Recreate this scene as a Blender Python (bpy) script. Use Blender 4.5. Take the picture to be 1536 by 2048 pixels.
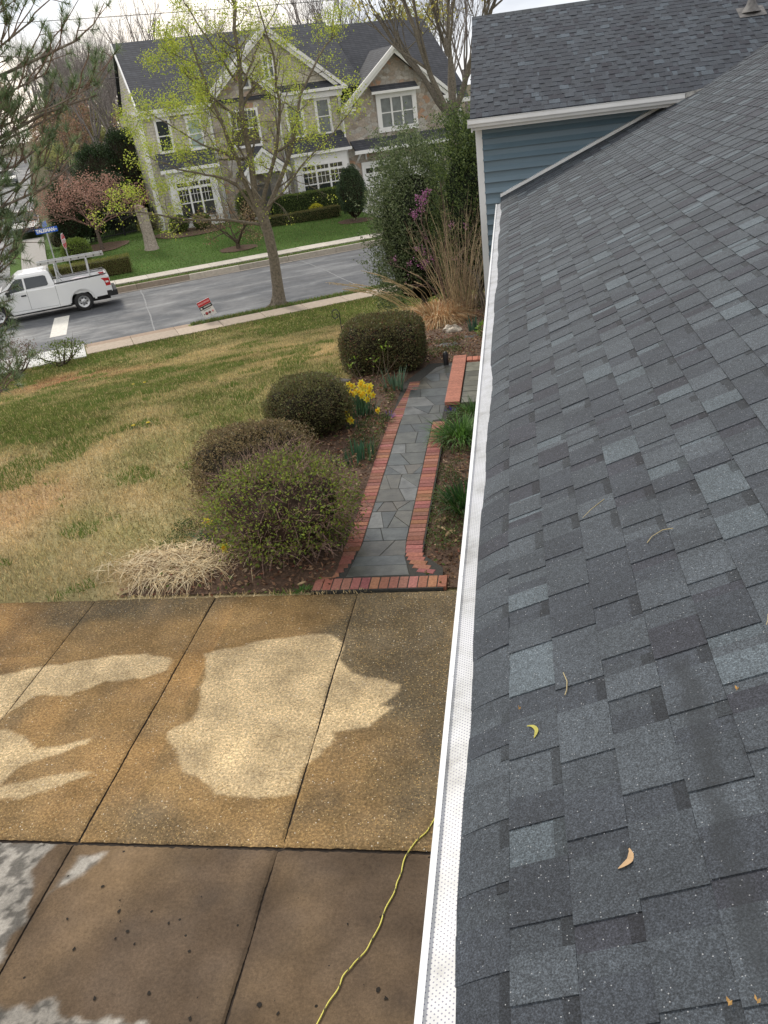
import bpy, math, random
import numpy as np
from mathutils import Matrix, Vector
for o in list(bpy.data.objects): bpy.data.objects.remove(o)
R = np.random.default_rng(7); random.seed(7)
sc = bpy.context.scene; COL = sc.collection
rad = math.radians
# ------------------------------------------------------------------ camera
CAM_H = 4.5; ROLL = rad(7.52); PITCH = rad(26.68); YAW = rad(11.05)
def make_camera():
    cy, sy = math.cos(YAW), math.sin(YAW); cp, sp = math.cos(PITCH), math.sin(PITCH)
    Rt = Vector((cy, sy, 0)); F = Vector((-sy, cy, 0))
    fwd = F * cp + Vector((0, 0, -sp)); down = F * (-sp) + Vector((0, 0, -cp))
    ix = Rt * math.cos(ROLL) + down * math.sin(ROLL)
    iy = -Rt * math.sin(ROLL) + down * math.cos(ROLL)
    m = Matrix((ix, -iy, -fwd)).transposed().to_4x4(); m.translation = Vector((0, 0, CAM_H))
    cd = bpy.data.cameras.new('camera'); co = bpy.data.objects.new('camera', cd); COL.objects.link(co)
    co.matrix_world = m
    cd.sensor_fit = 'VERTICAL'; cd.sensor_height = 36; cd.lens = 36 * 1650 / 2048
    cd.clip_start = 0.02; cd.clip_end = 3000
    sc.camera = co
make_camera()
# ------------------------------------------------------------------ world, sun, exposure
SUN_AZ = rad(-38); SUN_EL = rad(42)
def make_world():
    w = bpy.data.worlds.new('World'); sc.world = w; w.use_nodes = True
    nt = w.node_tree; N = nt.nodes; L = nt.links; N.clear()
    out = N.new('ShaderNodeOutputWorld'); bg = N.new('ShaderNodeBackground'); bg2 = N.new('ShaderNodeBackground')
    sky = N.new('ShaderNodeTexSky'); sky.sky_type = 'NISHITA'; sky.sun_disc = False
    sky.sun_elevation = SUN_EL; sky.sun_rotation = SUN_AZ
    bg.inputs[1].default_value = 0.10; L.new(sky.outputs[0], bg.inputs[0])
    tc = N.new('ShaderNodeTexCoord'); mp = N.new('ShaderNodeMapping'); mp.inputs['Scale'].default_value = (1.6, 1.6, 5)
    n1 = N.new('ShaderNodeTexNoise'); n1.inputs['Scale'].default_value = 1.7; n1.inputs['Detail'].default_value = 6; n1.inputs['Roughness'].default_value = .55
    cr = N.new('ShaderNodeValToRGB'); e = cr.color_ramp.elements
    e[0].position = .36; e[0].color = (.48, .50, .56, 1); e[1].position = .62; e[1].color = (.95, .86, .76, 1)
    m = e = cr.color_ramp.elements.new(.47); m.color = (.68, .70, .74, 1)
    L.new(tc.outputs['Generated'], mp.inputs[0]); L.new(mp.outputs[0], n1.inputs[0]); L.new(n1.outputs[0], cr.inputs[0]); L.new(cr.outputs[0], bg2.inputs[0])
    bg2.inputs[1].default_value = 1.18
    mx = N.new('ShaderNodeMixShader'); mx.inputs[0].default_value = .88
    L.new(bg.outputs[0], mx.inputs[1]); L.new(bg2.outputs[0], mx.inputs[2]); L.new(mx.outputs[0], out.inputs[0])
    sd = bpy.data.lights.new('sun', 'SUN'); sd.energy = 1.5; sd.angle = rad(12); sd.color = (1, .93, .82)
    so = bpy.data.objects.new('sun', sd); COL.objects.link(so)
    d = Vector((math.sin(SUN_AZ) * math.cos(SUN_EL), math.cos(SUN_AZ) * math.cos(SUN_EL), math.sin(SUN_EL)))
    so.rotation_euler = d.to_track_quat('Z', 'Y').to_euler(); so.location = (0, 0, 30)
make_world()
sc.view_settings.view_transform = 'Standard'; sc.view_settings.look = 'None'
sc.view_settings.exposure = 0.5; sc.view_settings.gamma = 1
sc.cycles.max_bounces = 5; sc.cycles.diffuse_bounces = 3; sc.cycles.transparent_max_bounces = 6
# ------------------------------------------------------------------ terrain frame
A61 = rad(61.); SA, CA = math.sin(A61), math.cos(A61)
def xy(t, v): return (t * SA - v * CA, t * CA + v * SA)
def tv(x, y): return (x * SA + y * CA, -x * CA + y * SA)
def ss(a, b, x):
    t = np.clip((np.asarray(x, float) - a) / (b - a), 0, 1); return t * t * (3 - 2 * t)
def gz_tv(t, v):
    t = np.asarray(t, float); v = np.asarray(v, float)
    z = -1.85 * ss(12.5, 27.5, v)
    z = np.where((v > 29.5) & (v < 40.05), -2.2, z)
    far = -1.9 + (.7 - .5 * ss(2, 20, t - 5)) * ss(42, 52, v) + 0.035 * np.clip(v - 56, 0, 75)
    z = np.where(v >= 40.05, far, z)
    return z
def gz(x, y):
    t, v = tv(x, y); return gz_tv(t, v)
# value noise
_T = R.random((256, 256))
def vn(x, y, s):
    x = np.asarray(x, float) * s + 1000.3; y = np.asarray(y, float) * s + 1000.7
    xi = np.floor(x).astype(int); yi = np.floor(y).astype(int); fx = x - xi; fy = y - yi
    fx = fx * fx * (3 - 2 * fx); fy = fy * fy * (3 - 2 * fy)
    a = _T[xi & 255, yi & 255]; b = _T[(xi + 1) & 255, yi & 255]; c = _T[xi & 255, (yi + 1) & 255]; d = _T[(xi + 1) & 255, (yi + 1) & 255]
    return (a * (1 - fx) + b * fx) * (1 - fy) + (c * (1 - fx) + d * fx) * fy
def fbm(x, y, s, o=4):
    r = 0; a = .5; n = 0
    for i in range(o): r = r + a * vn(x + 13.1 * i, y - 7.7 * i, s); n += a; a *= .5; s *= 2.03
    return r / n
def inpoly(x, y, poly):
    x = np.asarray(x); y = np.asarray(y); c = np.zeros(x.shape, bool); n = len(poly)
    for i in range(n):
        x1, y1 = poly[i]; x2, y2 = poly[i - 1]
        k = ((y1 > y) != (y2 > y)) & (x < (x2 - x1) * (y - y1) / ((y2 - y1) + 1e-12) + x1); c ^= k
    return c
def polydist(x, y, poly):
    d = np.full(np.shape(x), 9e9); n = len(poly)
    for i in range(n):
        ax, ay = poly[i - 1]; bx, by = poly[i]; dx, dy = bx - ax, by - ay; q = dx * dx + dy * dy + 1e-12
        h = np.clip(((x - ax) * dx + (y - ay) * dy) / q, 0, 1)
        d = np.minimum(d, np.hypot(x - ax - h * dx, y - ay - h * dy))
    return np.where(inpoly(x, y, poly), d, -d)
# ------------------------------------------------------------------ mesh builder
class MB:
    def __init__(s): s.V = []; s.F = []; s.C = []; s.M = []; s.n = 0; s.S = []
    def add(s, V, F, col=None, mi=0, smooth=False, vcol=None):
        V = np.asarray(V, float).reshape(-1, 3)
        if isinstance(F, np.ndarray): F = [F]
        else:
            g = {}
            for f in F: g.setdefault(len(f), []).append(f)
            F = [np.array(x, int) for x in g.values()]
        for f in F:
            if not len(f): continue
            s.F.append(f + s.n); k = len(f)
            if vcol is not None: c = np.asarray(vcol, float)[f].reshape(-1, 3)
            elif col is None: c = np.ones((k * f.shape[1], 3))
            else:
                c = np.asarray(col, float)
                c = np.tile(c, (k * f.shape[1], 1)) if c.ndim == 1 else np.repeat(c, f.shape[1], 0)
            s.C.append(c); s.M.append(np.full(k, mi)); s.S.append(np.full(k, smooth))
        s.V.append(V); s.n += len(V); return s
    def box(s, c, d, rz=0, col=None, mi=0, M=None):
        x, y, z = [q / 2 for q in d]
        P = np.array([(-x, -y, -z), (x, -y, -z), (x, y, -z), (-x, y, -z), (-x, -y, z), (x, -y, z), (x, y, z), (-x, y, z)])
        if M is not None: P = P @ np.array(M).T
        if rz: cc, sn = math.cos(rz), math.sin(rz); P = P @ np.array([[cc, sn, 0], [-sn, cc, 0], [0, 0, 1]])
        P = P + np.array(c)
        return s.add(P, np.array([(0, 3, 2, 1), (4, 5, 6, 7), (0, 1, 5, 4), (1, 2, 6, 5), (2, 3, 7, 6), (3, 0, 4, 7)]), col, mi)
    def bb(s, a, b, **k):
        a = np.array(a, float); b = np.array(b, float); return s.box((a + b) / 2, np.abs(b - a), **k)
    def prism(s, poly, z0, z1, col=None, mi=0, bev=0):
        p = np.array(poly, float)[:, :2]; n = len(p)
        ar = np.sum(p[:, 0] * np.roll(p[:, 1], -1) - np.roll(p[:, 0], -1) * p[:, 1])
        if ar < 0: p = p[::-1]
        if bev:
            c = p.mean(0); dd = c - p; L = np.linalg.norm(dd, axis=1, keepdims=True); q = p + dd / L * bev * 1.3
            V = np.vstack([np.c_[p, np.full(n, z0)], np.c_[p, np.full(n, z1 - bev)], np.c_[q, np.full(n, z1)]])
            F = [tuple(range(2 * n, 3 * n))] + [(i, (i + 1) % n, n + (i + 1) % n, n + i) for i in range(n)] + [(n + i, n + (i + 1) % n, 2 * n + (i + 1) % n, 2 * n + i) for i in range(n)]
        else:
            V = np.vstack([np.c_[p, np.full(n, z0)], np.c_[p, np.full(n, z1)]])
            F = [tuple(range(n, 2 * n)), tuple(range(n - 1, -1, -1))] + [(i, (i + 1) % n, n + (i + 1) % n, n + i) for i in range(n)]
        return s.add(V, F, col, mi)
    def extr(s, poly, axis, a, b, col=None, mi=0):
        # polygon in the plane normal to axis ('x': (y,z)  'y': (x,z)), extruded a..b
        p = np.array(poly, float); n = len(p)
        def mk(k):
            o = np.full(n, k); return np.c_[o, p[:, 0], p[:, 1]] if axis == 'x' else np.c_[p[:, 0], o, p[:, 1]]
        V = np.vstack([mk(a), mk(b)])
        F = [tuple(range(n)), tuple(range(2 * n - 1, n - 1, -1))] + [(i, n + i, n + (i + 1) % n, (i + 1) % n) for i in range(n)]
        return s.add(V, F, col, mi)
    def tube(s, P, r, k=6, col=None, mi=0, smooth=True, cap=True):
        P = np.array(P, float); n = len(P); r = np.broadcast_to(np.array(r, float), (n,))
        T = np.gradient(P, axis=0) if n > 1 else P; T /= (np.linalg.norm(T, axis=1, keepdims=True) + 1e-9)
        u = np.cross(T, [0.31, 0.17, 0.93]); bad = np.linalg.norm(u, axis=1) < .05; u[bad] = np.cross(T[bad], [1, 0, 0])
        u /= np.linalg.norm(u, axis=1, keepdims=True); w = np.cross(T, u)
        a = np.arange(k) * 2 * math.pi / k
        V = P[:, None] + r[:, None, None] * (np.cos(a)[None, :, None] * u[:, None] + np.sin(a)[None, :, None] * w[:, None])
        V = V.reshape(-1, 3); i = np.arange(n - 1)[:, None] * k; j = np.arange(k)[None]; j2 = (j + 1) % k
        F = np.stack([i + j, i + j2, i + k + j2, i + k + j], -1).reshape(-1, 4)
        s.add(V, F, col, mi, smooth)
        if cap and k > 3: s.add(V[-k:], [tuple(range(k))], None if col is None or np.ndim(col) > 1 else col, mi); s.add(V[:k], [tuple(range(k - 1, -1, -1))], None if col is None or np.ndim(col) > 1 else col, mi)
        return s
    def lathe(s, prof, c, axis='z', k=16, col=None, mi=0, smooth=True):
        pr = np.array(prof, float); n = len(pr); a = np.arange(k) * 2 * math.pi / k
        x = pr[:, 0][:, None] * np.cos(a); y = pr[:, 0][:, None] * np.sin(a); z = np.repeat(pr[:, 1][:, None], k, 1)
        V = np.stack([x, y, z], -1) if axis == 'z' else np.stack([x, z, y], -1) if axis == 'y' else np.stack([z, x, y], -1)
        V = V.reshape(-1, 3) + np.array(c); i = np.arange(n - 1)[:, None] * k; j = np.arange(k)[None]; j2 = (j + 1) % k
        return s.add(V, np.stack([i + j, i + j2, i + k + j2, i + k + j], -1).reshape(-1, 4), col, mi, smooth)
    def leaves(s, P, size, col, asp=.5, up=.3, N=None, mi=0, D=None):
        # rhombic leaves at points P with random attitude
        P = np.asarray(P, float); n = len(P); size = np.broadcast_to(np.asarray(size, float), (n,))[:, None]
        if D is None:
            D = R.normal(size=(n, 3)); D[:, 2] += up
            if N is not None: D += N * .8
        D = D / (np.linalg.norm(D, axis=1, keepdims=True) + 1e-9)
        W = np.cross(D, R.normal(size=(n, 3))); W /= (np.linalg.norm(W, axis=1, keepdims=True) + 1e-9)
        Q = np.cross(D, W)
        V = np.stack([P, P + D * size * .5 + W * size * asp * .5 + Q * size * .08, P + D * size, P + D * size * .5 - W * size * asp * .5 + Q * size * .08], 1).reshape(-1, 3)
        return s.add(V, np.arange(4 * n).reshape(n, 4), col, mi)
    def blades(s, P, L, w, col, lean=.4, D=None):
        # thin triangular blades standing on P
        P = np.asarray(P, float); n = len(P); L = np.broadcast_to(np.asarray(L, float), (n,))[:, None]
        a = R.random(n) * 2 * math.pi; h = np.c_[np.cos(a), np.sin(a), np.zeros(n)]
        if D is None:
            b = R.random(n) * 2 * math.pi; le = (R.random(n) * lean)[:, None]
            D = np.c_[np.cos(b), np.sin(b), np.zeros(n)] * le + np.array([0, 0, 1.])
        D = D / np.linalg.norm(D, axis=1, keepdims=True); w = np.broadcast_to(np.asarray(w, float), (n,))[:, None]
        V = np.stack([P - h * w / 2, P + h * w / 2, P + D * L], 1).reshape(-1, 3)
        return s.add(V, np.arange(3 * n).reshape(n, 3), col)
    def arcs(s, P, D, L, w, col, droop=.5, seg=4):
        # arching strap leaves / straws: base P, start direction D
        P = np.asarray(P, float); n = len(P); D = D / np.linalg.norm(D, axis=1, keepdims=True)
        L = np.broadcast_to(np.asarray(L, float), (n,))[:, None]; w = np.broadcast_to(np.asarray(w, float), (n,))[:, None]
        dr = np.broadcast_to(np.asarray(droop, float), (n,))[:, None]
        sd = np.cross(D, [0, 0, 1.]) + 1e-3 * R.normal(size=(n, 3)); sd /= np.linalg.norm(sd, axis=1, keepdims=True)
        rows = []
        for i in range(seg + 1):
            t = i / seg; C = P + D * L * t; C[:, 2] -= (dr * L * t * t)[:, 0]; ww = w * (1 - t ** 2 * .95) / 2
            rows += [C - sd * ww, C + sd * ww]
        V = np.stack(rows, 1); k = 2 * (seg + 1); V = V.reshape(-1, 3)
        b = np.arange(n)[:, None, None] * k; i = np.arange(seg)[None, :, None] * 2; q = np.array([0, 1, 3, 2])[None, None]
        F = (b + i + q).reshape(-1, 4)
        col = np.asarray(col, float); col = col if col.ndim == 1 else np.repeat(col, seg, 0)
        return s.add(V, F, col)
    def build(s, name, mat, parent=None, world=False):
        V = np.vstack(s.V) if s.V else np.zeros((0, 3))
        if parent is not None and world: V = V - np.array(parent.location)
        lt = np.concatenate([np.full(len(f), f.shape[1]) for f in s.F]); li = np.concatenate([f.ravel() for f in s.F])
        me = bpy.data.meshes.new(name); me.vertices.add(len(V)); me.vertices.foreach_set('co', V.ravel())
        me.loops.add(len(li)); me.loops.foreach_set('vertex_index', li.astype(np.int32))
        me.polygons.add(len(lt)); st = np.concatenate([[0], np.cumsum(lt)[:-1]])
        me.polygons.foreach_set('loop_start', st.astype(np.int32)); me.polygons.foreach_set('loop_total', lt.astype(np.int32))
        me.polygons.foreach_set('material_index', np.concatenate(s.M).astype(np.int32))
        me.polygons.foreach_set('use_smooth', np.concatenate(s.S))
        C = np.vstack(s.C); ca = me.color_attributes.new('col', 'FLOAT_COLOR', 'CORNER')
        Cc = np.c_[C, np.ones(len(C))]; ca.data.foreach_set('color', Cc.ravel())
        me.update(calc_edges=True); me.validate()
        for m in (mat if isinstance(mat, (list, tuple)) else [mat]): me.materials.append(m)
        o = bpy.data.objects.new(name, me); COL.objects.link(o)
        if parent is not None: o.parent = parent
        return o
def tag(o, label=None, cat=None, group=None, kind=None):
    for k, v in (('label', label), ('category', cat), ('group', group), ('kind', kind)):
        if v: o[k] = v
    return o
def thing(name, label, cat, loc=(0, 0, 0), group=None, rz=0):
    o = bpy.data.objects.new(name, None); COL.objects.link(o); o.location = loc; o.rotation_euler = (0, 0, rz); o.empty_display_size = .2
    return tag(o, label, cat, group)
def clone(root, loc, rz, sc_=1, label=None):
    r = root.copy(); COL.objects.link(r); r.location = loc; r.rotation_euler = (0, 0, rz); r.scale = (sc_,) * 3 if np.isscalar(sc_) else sc_
    if label: r['label'] = label
    for ch in [c for c in bpy.data.objects if c.parent == root]:
        c = ch.copy(); COL.objects.link(c); c.parent = r
        for g in [q for q in bpy.data.objects if q.parent == ch]:
            d = g.copy(); COL.objects.link(d); d.parent = c
    return r
# ------------------------------------------------------------------ materials
def nodes(name):
    m = bpy.data.materials.new(name); m.use_nodes = True; nt = m.node_tree
    return m, nt.nodes, nt.links, nt.nodes['Principled BSDF']
def noise(N, L, scale, detail=4, rough=.6, src=None, vec=(1, 1, 1)):
    tc = N.new('ShaderNodeTexCoord'); n = N.new('ShaderNodeTexNoise'); n.inputs['Scale'].default_value = scale
    n.inputs['Detail'].default_value = detail; n.inputs['Roughness'].default_value = rough
    if vec != (1, 1, 1):
        mp = N.new('ShaderNodeMapping'); mp.inputs['Scale'].default_value = vec; L.new(tc.outputs['Object'], mp.inputs[0]); L.new(mp.outputs[0], n.inputs[0])
    else: L.new(tc.outputs['Object'], n.inputs[0])
    return n.outputs[0]
def ramp(N, L, src, stops):
    c = N.new('ShaderNodeValToRGB'); e = c.color_ramp.elements
    while len(e) < len(stops): e.new(.5)
    for i, (p, col) in enumerate(stops): e[i].position = p; e[i].color = (*(col if hasattr(col, '__len__') else (col,) * 3), 1)
    L.new(src, c.inputs[0]); return c.outputs[0]
def mixc(N, L, a, b, f, mode='MIX'):
    m = N.new('ShaderNodeMix'); m.data_type = 'RGBA'; m.blend_type = mode
    for s_, v in ((m.inputs[6], a), (m.inputs[7], b), (m.inputs[0], f)):
        if hasattr(v, 'is_output') or hasattr(v, 'links'): L.new(v, s_)
        else: s_.default_value = (*v, 1) if hasattr(v, '__len__') else v
    return m.outputs[2]
def bump(N, L, h, st, dist, b):
    n = N.new('ShaderNodeBump'); n.inputs['Strength'].default_value = st; n.inputs['Distance'].default_value = dist
    L.new(h, n.inputs['Height']); L.new(n.outputs[0], b.inputs['Normal'])
def plain(name, col, rough=.6, metal=0, var=.15, scale=6, bm=0, bscale=40, spec=.5, clear=0):
    m, N, L, b = nodes(name); n = noise(N, L, scale)
    c = ramp(N, L, n, [(.3, [x * (1 - var) for x in col]), (.7, [min(1, x * (1 + var)) for x in col])])
    L.new(c, b.inputs['Base Color']); b.inputs['Roughness'].default_value = rough; b.inputs['Metallic'].default_value = metal
    b.inputs['Specular IOR Level'].default_value = spec; b.inputs['Coat Weight'].default_value = clear
    if bm: bump(N, L, noise(N, L, bscale), bm, .01, b)
    return m
def colored(name, rough=.7, lo=.75, hi=1.2, scale=30, spec=.3, bm=0, bscale=60, trans=0, detail=4):
    # base colour from the mesh's own colour attribute, broken up by noise
    m, N, L, b = nodes(name); at = N.new('ShaderNodeAttribute'); at.attribute_name = 'col'
    f = ramp(N, L, noise(N, L, scale, detail), [(.3, lo), (.7, hi)])
    c = mixc(N, L, at.outputs['Color'], f, 1.0, 'MULTIPLY'); L.new(c, b.inputs['Base Color'])
    b.inputs['Roughness'].default_value = rough; b.inputs['Specular IOR Level'].default_value = spec
    if bm: bump(N, L, noise(N, L, bscale), bm, .01, b)
    if trans:
        out = N['Material Output']; t = N.new('ShaderNodeBsdfTranslucent'); L.new(c, t.inputs[0]); mx = N.new('ShaderNodeMixShader'); mx.inputs[0].default_value = trans
        L.new(b.outputs[0], mx.inputs[1]); L.new(t.outputs[0], mx.inputs[2]); L.new(mx.outputs[0], out.inputs[0])
    return m
LEAF = colored('leaf', .55, .8, 1.2, 8, .4, trans=.3)
NEEDLE = colored('needle', .55, .8, 1.2, 8, .35, trans=.15)
BARK = colored('bark', .9, .55, 1.35, 14, .2, bm=.7, bscale=25)
STRAW = colored('straw', .8, .8, 1.15, 10, .2, trans=.2)
STONE = colored('stone', .6, .7, 1.25, 12, .4, bm=.3, bscale=30)
def m_shingle():
    m, N, L, b = nodes('asphalt_shingle'); at = N.new('ShaderNodeAttribute'); at.attribute_name = 'col'
    g = ramp(N, L, noise(N, L, 230, 4, .8), [(.36, .38), (.5, .92), (.64, 1.95)]); g = mixc(N, L, g, ramp(N, L, noise(N, L, 60, 4, .75), [(.35, .78), (.65, 1.22)]), 1.0, 'MULTIPLY')
    big = ramp(N, L, noise(N, L, 3.5, 4), [(.3, .85), (.7, 1.15)])
    c = mixc(N, L, at.outputs['Color'], g, 1.0, 'MULTIPLY'); c = mixc(N, L, c, big, 1.0, 'MULTIPLY')
    tc = N.new('ShaderNodeTexCoord'); v = N.new('ShaderNodeTexVoronoi'); v.inputs['Scale'].default_value = 190; L.new(tc.outputs['Object'], v.inputs[0])
    k = N.new('ShaderNodeSeparateColor'); L.new(v.outputs['Color'], k.inputs[0])
    sp = N.new('ShaderNodeMath'); sp.operation = 'GREATER_THAN'; L.new(k.outputs[0], sp.inputs[0]); sp.inputs[1].default_value = .965
    sp2 = N.new('ShaderNodeMath'); sp2.operation = 'LESS_THAN'; L.new(v.outputs['Distance'], sp2.inputs[0]); sp2.inputs[1].default_value = .28
    sm = N.new('ShaderNodeMath'); sm.operation = 'MULTIPLY'; L.new(sp.outputs[0], sm.inputs[0]); L.new(sp2.outputs[0], sm.inputs[1])
    c = mixc(N, L, c, (.30, .31, .32), sm.outputs[0])
    # dark streak painted over the courses low on the slope
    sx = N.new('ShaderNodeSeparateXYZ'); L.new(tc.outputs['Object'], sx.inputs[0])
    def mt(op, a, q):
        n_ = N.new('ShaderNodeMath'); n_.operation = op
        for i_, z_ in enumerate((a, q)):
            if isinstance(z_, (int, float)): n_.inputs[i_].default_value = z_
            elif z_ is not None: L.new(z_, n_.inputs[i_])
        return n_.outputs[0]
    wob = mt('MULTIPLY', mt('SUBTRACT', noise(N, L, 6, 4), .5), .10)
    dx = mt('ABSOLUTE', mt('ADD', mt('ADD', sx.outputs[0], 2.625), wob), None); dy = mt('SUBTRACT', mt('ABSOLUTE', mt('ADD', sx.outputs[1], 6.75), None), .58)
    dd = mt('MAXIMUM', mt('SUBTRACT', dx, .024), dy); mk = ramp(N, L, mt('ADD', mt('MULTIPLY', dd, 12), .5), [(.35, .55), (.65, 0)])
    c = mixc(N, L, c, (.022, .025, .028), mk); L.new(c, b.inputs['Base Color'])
    b.inputs['Roughness'].default_value = .8; b.inputs['Specular IOR Level'].default_value = .35
    bump(N, L, noise(N, L, 300, 2), .5, .002, b); return m
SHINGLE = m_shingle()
WHITE = plain('white_painted_aluminium', (.76, .77, .77), .42, 0, .06, 4)
def m_guard():
    m, N, L, b = nodes('perforated_white_aluminium')
    tc = N.new('ShaderNodeTexCoord'); sp = N.new('ShaderNodeSeparateXYZ'); L.new(tc.outputs['Object'], sp.inputs[0])
    def mth(op, a, b_=None):
        n = N.new('ShaderNodeMath'); n.operation = op
        for i, q in enumerate((a, b_)):
            if q is None: continue
            if isinstance(q, (int, float)): n.inputs[i].default_value = q
            else: L.new(q, n.inputs[i])
        return n.outputs[0]
    ds = []
    for o in (0, .5):
        px = mth('SUBTRACT', mth('FRACT', mth('ADD', mth('MULTIPLY', sp.outputs[0], 1 / .0155), o + 50)), .5)
        py = mth('SUBTRACT', mth('FRACT', mth('ADD', mth('MULTIPLY', sp.outputs[1], 1 / .0125), o + 50)), .5)
        px = mth('MULTIPLY', px, .0155); py = mth('MULTIPLY', py, .0125)
        ds.append(mth('SQRT', mth('ADD', mth('MULTIPLY', px, px), mth('MULTIPLY', py, py))))
    hole = mth('LESS_THAN', mth('MINIMUM', ds[0], ds[1]), .00185)
    dn = ramp(N, L, noise(N, L, 5, 6, .7), [(.33, (.27, .27, .26)), (.45, (.42, .43, .43)), (.6, (.50, .51, .53))]); c = mixc(N, L, dn, (.08, .08, .15), hole); L.new(c, b.inputs['Base Color']); b.inputs['Roughness'].default_value = .4
    return m
GUARD = m_guard()
SIDING = plain('blue_vinyl_siding', (.130, .200, .250), .34, 0, .05, 2, .03, 60)
DARKGLASS = plain('dark_window_glass', (.03, .035, .035), .08, 0, .3, 1.5, spec=.8)
CURTAIN = plain('grey_window_shade', (.16, .18, .18), .3, 0, .25, 3)
BLACKM = plain('black_metal', (.02, .02, .022), .45, 0, .1)
DARKRUB = plain('rubber', (.022, .022, .023), .8, 0, .2)
GREYMET = plain('aluminium', (.55, .56, .57), .35, .7, .08)
GALV = plain('galvanised_steel', (.42, .43, .44), .5, .4, .1)
SOIL = plain('mulch_soil', (.10, .06, .038), .95, 0, .5, 25, 1, 50)
# ------------------------------------------------------------------ garden outlines (world metres)
BED = [(-4.45, 7.02), (-4.3, 7.6), (-3.95, 8.2), (-3.95, 9.2), (-3.95, 10.2), (-3.65, 11.2), (-3.5, 12.2), (-3.15, 13.2), (-3.15, 14.4), (-2.9, 15.8), (-2.3, 17.0), (-2.9, 18.6), (-3.0, 20.6), (-2.6, 23), (-2.6, 27), (3, 29), (3, 13), (.1, 13), (.1, 7.02)]
DRIVE_Y = 7.0
def dry_amount(x, y):
    # 0 green lawn .. 1 straw coloured lawn
    t, v = tv(x, y)
    n = fbm(x, y, .33, 3); n2 = fbm(x + 40, y, 1.1, 3)
    d = .46 + 1.5 * (n - .5) + 1.0 * (n2 - .5) + .35 * (1 - ss(8, 19, v)) - .45 * ss(23, 27.5, v)
    d -= .7 * np.exp(-((x + 11.5) ** 2 + (y - 14.5) ** 2) / 9)  # shade under the pine painted in as darker, greener lawn
    d -= .35 * np.exp(-((x + 4.0) ** 2 + (y - 15.5) ** 2) / 3)
    return np.clip(d, 0, 1)
def lawn_col(x, y):
    d = dry_amount(x, y)[..., None]; t, v = tv(x, y)
    g = np.array([.155, .185, .050]); s_ = np.array([.52, .415, .235])
    red = np.clip((fbm(x - 20, y + 9, .5, 3) - .54) * 6, 0, 1)[..., None] * d
    c = g * (1 - d) + s_ * d; c = c * (1 - .35 * red) + np.array([.42, .22, .12]) * .35 * red
    bank = (np.clip(1 - np.hypot(x + 12.6, (y - 21.0) * 1.3) / 2.3, 0, 1) * (fbm(x, y, 1.3, 3) > .40))[..., None]
    c = c * (1 - bank) + np.array([.36, .18, .11]) * bank
    far = (v > 40)[..., None]; n = fbm(x, y, .5, 3)[..., None]
    c = np.where(far, np.array([.085, .145, .036]) * (.6 + .8 * n), c)
    return c
# ------------------------------------------------------------------ ground
def build_ground():
    ta = np.concatenate([[-900, -400, -150, -70, -40, -25], np.arange(-14, 24, .22), [30, 40, 60, 100, 200, 500, 900]])
    va = np.concatenate([[-500, -60, -20, -8], np.arange(-3, 29.3, .22), [29.45, 29.499, 29.501, 34, 40.04, 40.051], np.arange(40.3, 57, .3), np.arange(58, 80, 2), np.arange(85, 200, 8), [260, 400, 900, 2500]])
    T, Vv = np.meshgrid(ta, va); X, Y = xy(T, Vv); Z = gz_tv(T, np.minimum(Vv, 250))
    Z = Z + .035 * (fbm(X, Y, .5, 3) - .5) * ((Vv < 27.5) & (Vv > 9))
    pdist = polydist(X, Y, BED); Z = np.where((X > -5.8) & (Y < 7.3), -.03, Z); Z = Z - .09 * ss(.05, .5, pdist)
    n, m = T.shape; V = np.stack([X, Y, Z], -1).reshape(-1, 3)
    i = np.arange(n - 1)[:, None] * m; j = np.arange(m - 1)[None]
    F = np.stack([i + j, i + j + 1, i + m + j + 1, i + m + j], -1).reshape(-1, 4)
    cx = V; col = lawn_col(cx[:, 0], cx[:, 1])
    far = np.clip((tv(cx[:, 0], cx[:, 1])[1] - 58) / 15, 0, 1)[:, None]
    col = col * (1 - far) + np.array([.10, .085, .05]) * far
    mb = MB(); mb.add(V, F, vcol=col, smooth=True)
    m_ = colored('lawn_soil', .95, .62, 1.3, 28, .1, bm=.9, bscale=45, detail=6)
    tag(mb.build('ground', m_), kind='structure')
    bed = MB(); g = .09; xs = np.arange(-5.4, 3, g); ys = np.arange(6.98, 29, g)
    X, Y = np.meshgrid(xs, ys); ok = inpoly(X, Y, BED)
    Z = gz(X, Y) - .03 + .07 * ss(0, .4, polydist(X, Y, BED)) + .04 * fbm(X, Y, 2.2, 3) * ss(0, .4, polydist(X, Y, BED))
    Z = np.where((Y < 14.6) & (X > -2.05), -.02, Z); Z = np.where(Y < 7.1, -.01, Z)
    idx = -np.ones(X.shape, int); V = np.stack([X, Y, Z], -1).reshape(-1, 3); m = X.shape[1]; n = X.shape[0]
    i = np.arange(n - 1)[:, None] * m; j = np.arange(m - 1)[None]
    F = np.stack([i + j, i + j + 1, i + m + j + 1, i + m + j], -1).reshape(-1, 4); okf = ok.reshape(-1)[F].all(1); F = F[okf]
    bed.add(V, F, smooth=True); tag(bed.build('garden_bed', SOIL), kind='structure')
build_ground()
def strip(name, v0, v1, t0, t1, z, mat, step=1.5, col=None, jit=0, thick=.12, gap=.012, vf=None):
    mb = MB(); t = t0
    while t < t1:
        te = min(t1, t + step); c = col(t) if col else None
        a = [xy(t + gap / 2, v0), xy(te - gap / 2, v0), xy(te - gap / 2, v1), xy(t + gap / 2, v1)]
        mb.prism(a, z - thick, z + (R.random() - .5) * jit, c, bev=.008); t = te
    return tag(mb.build(name, mat), kind='structure')
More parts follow.
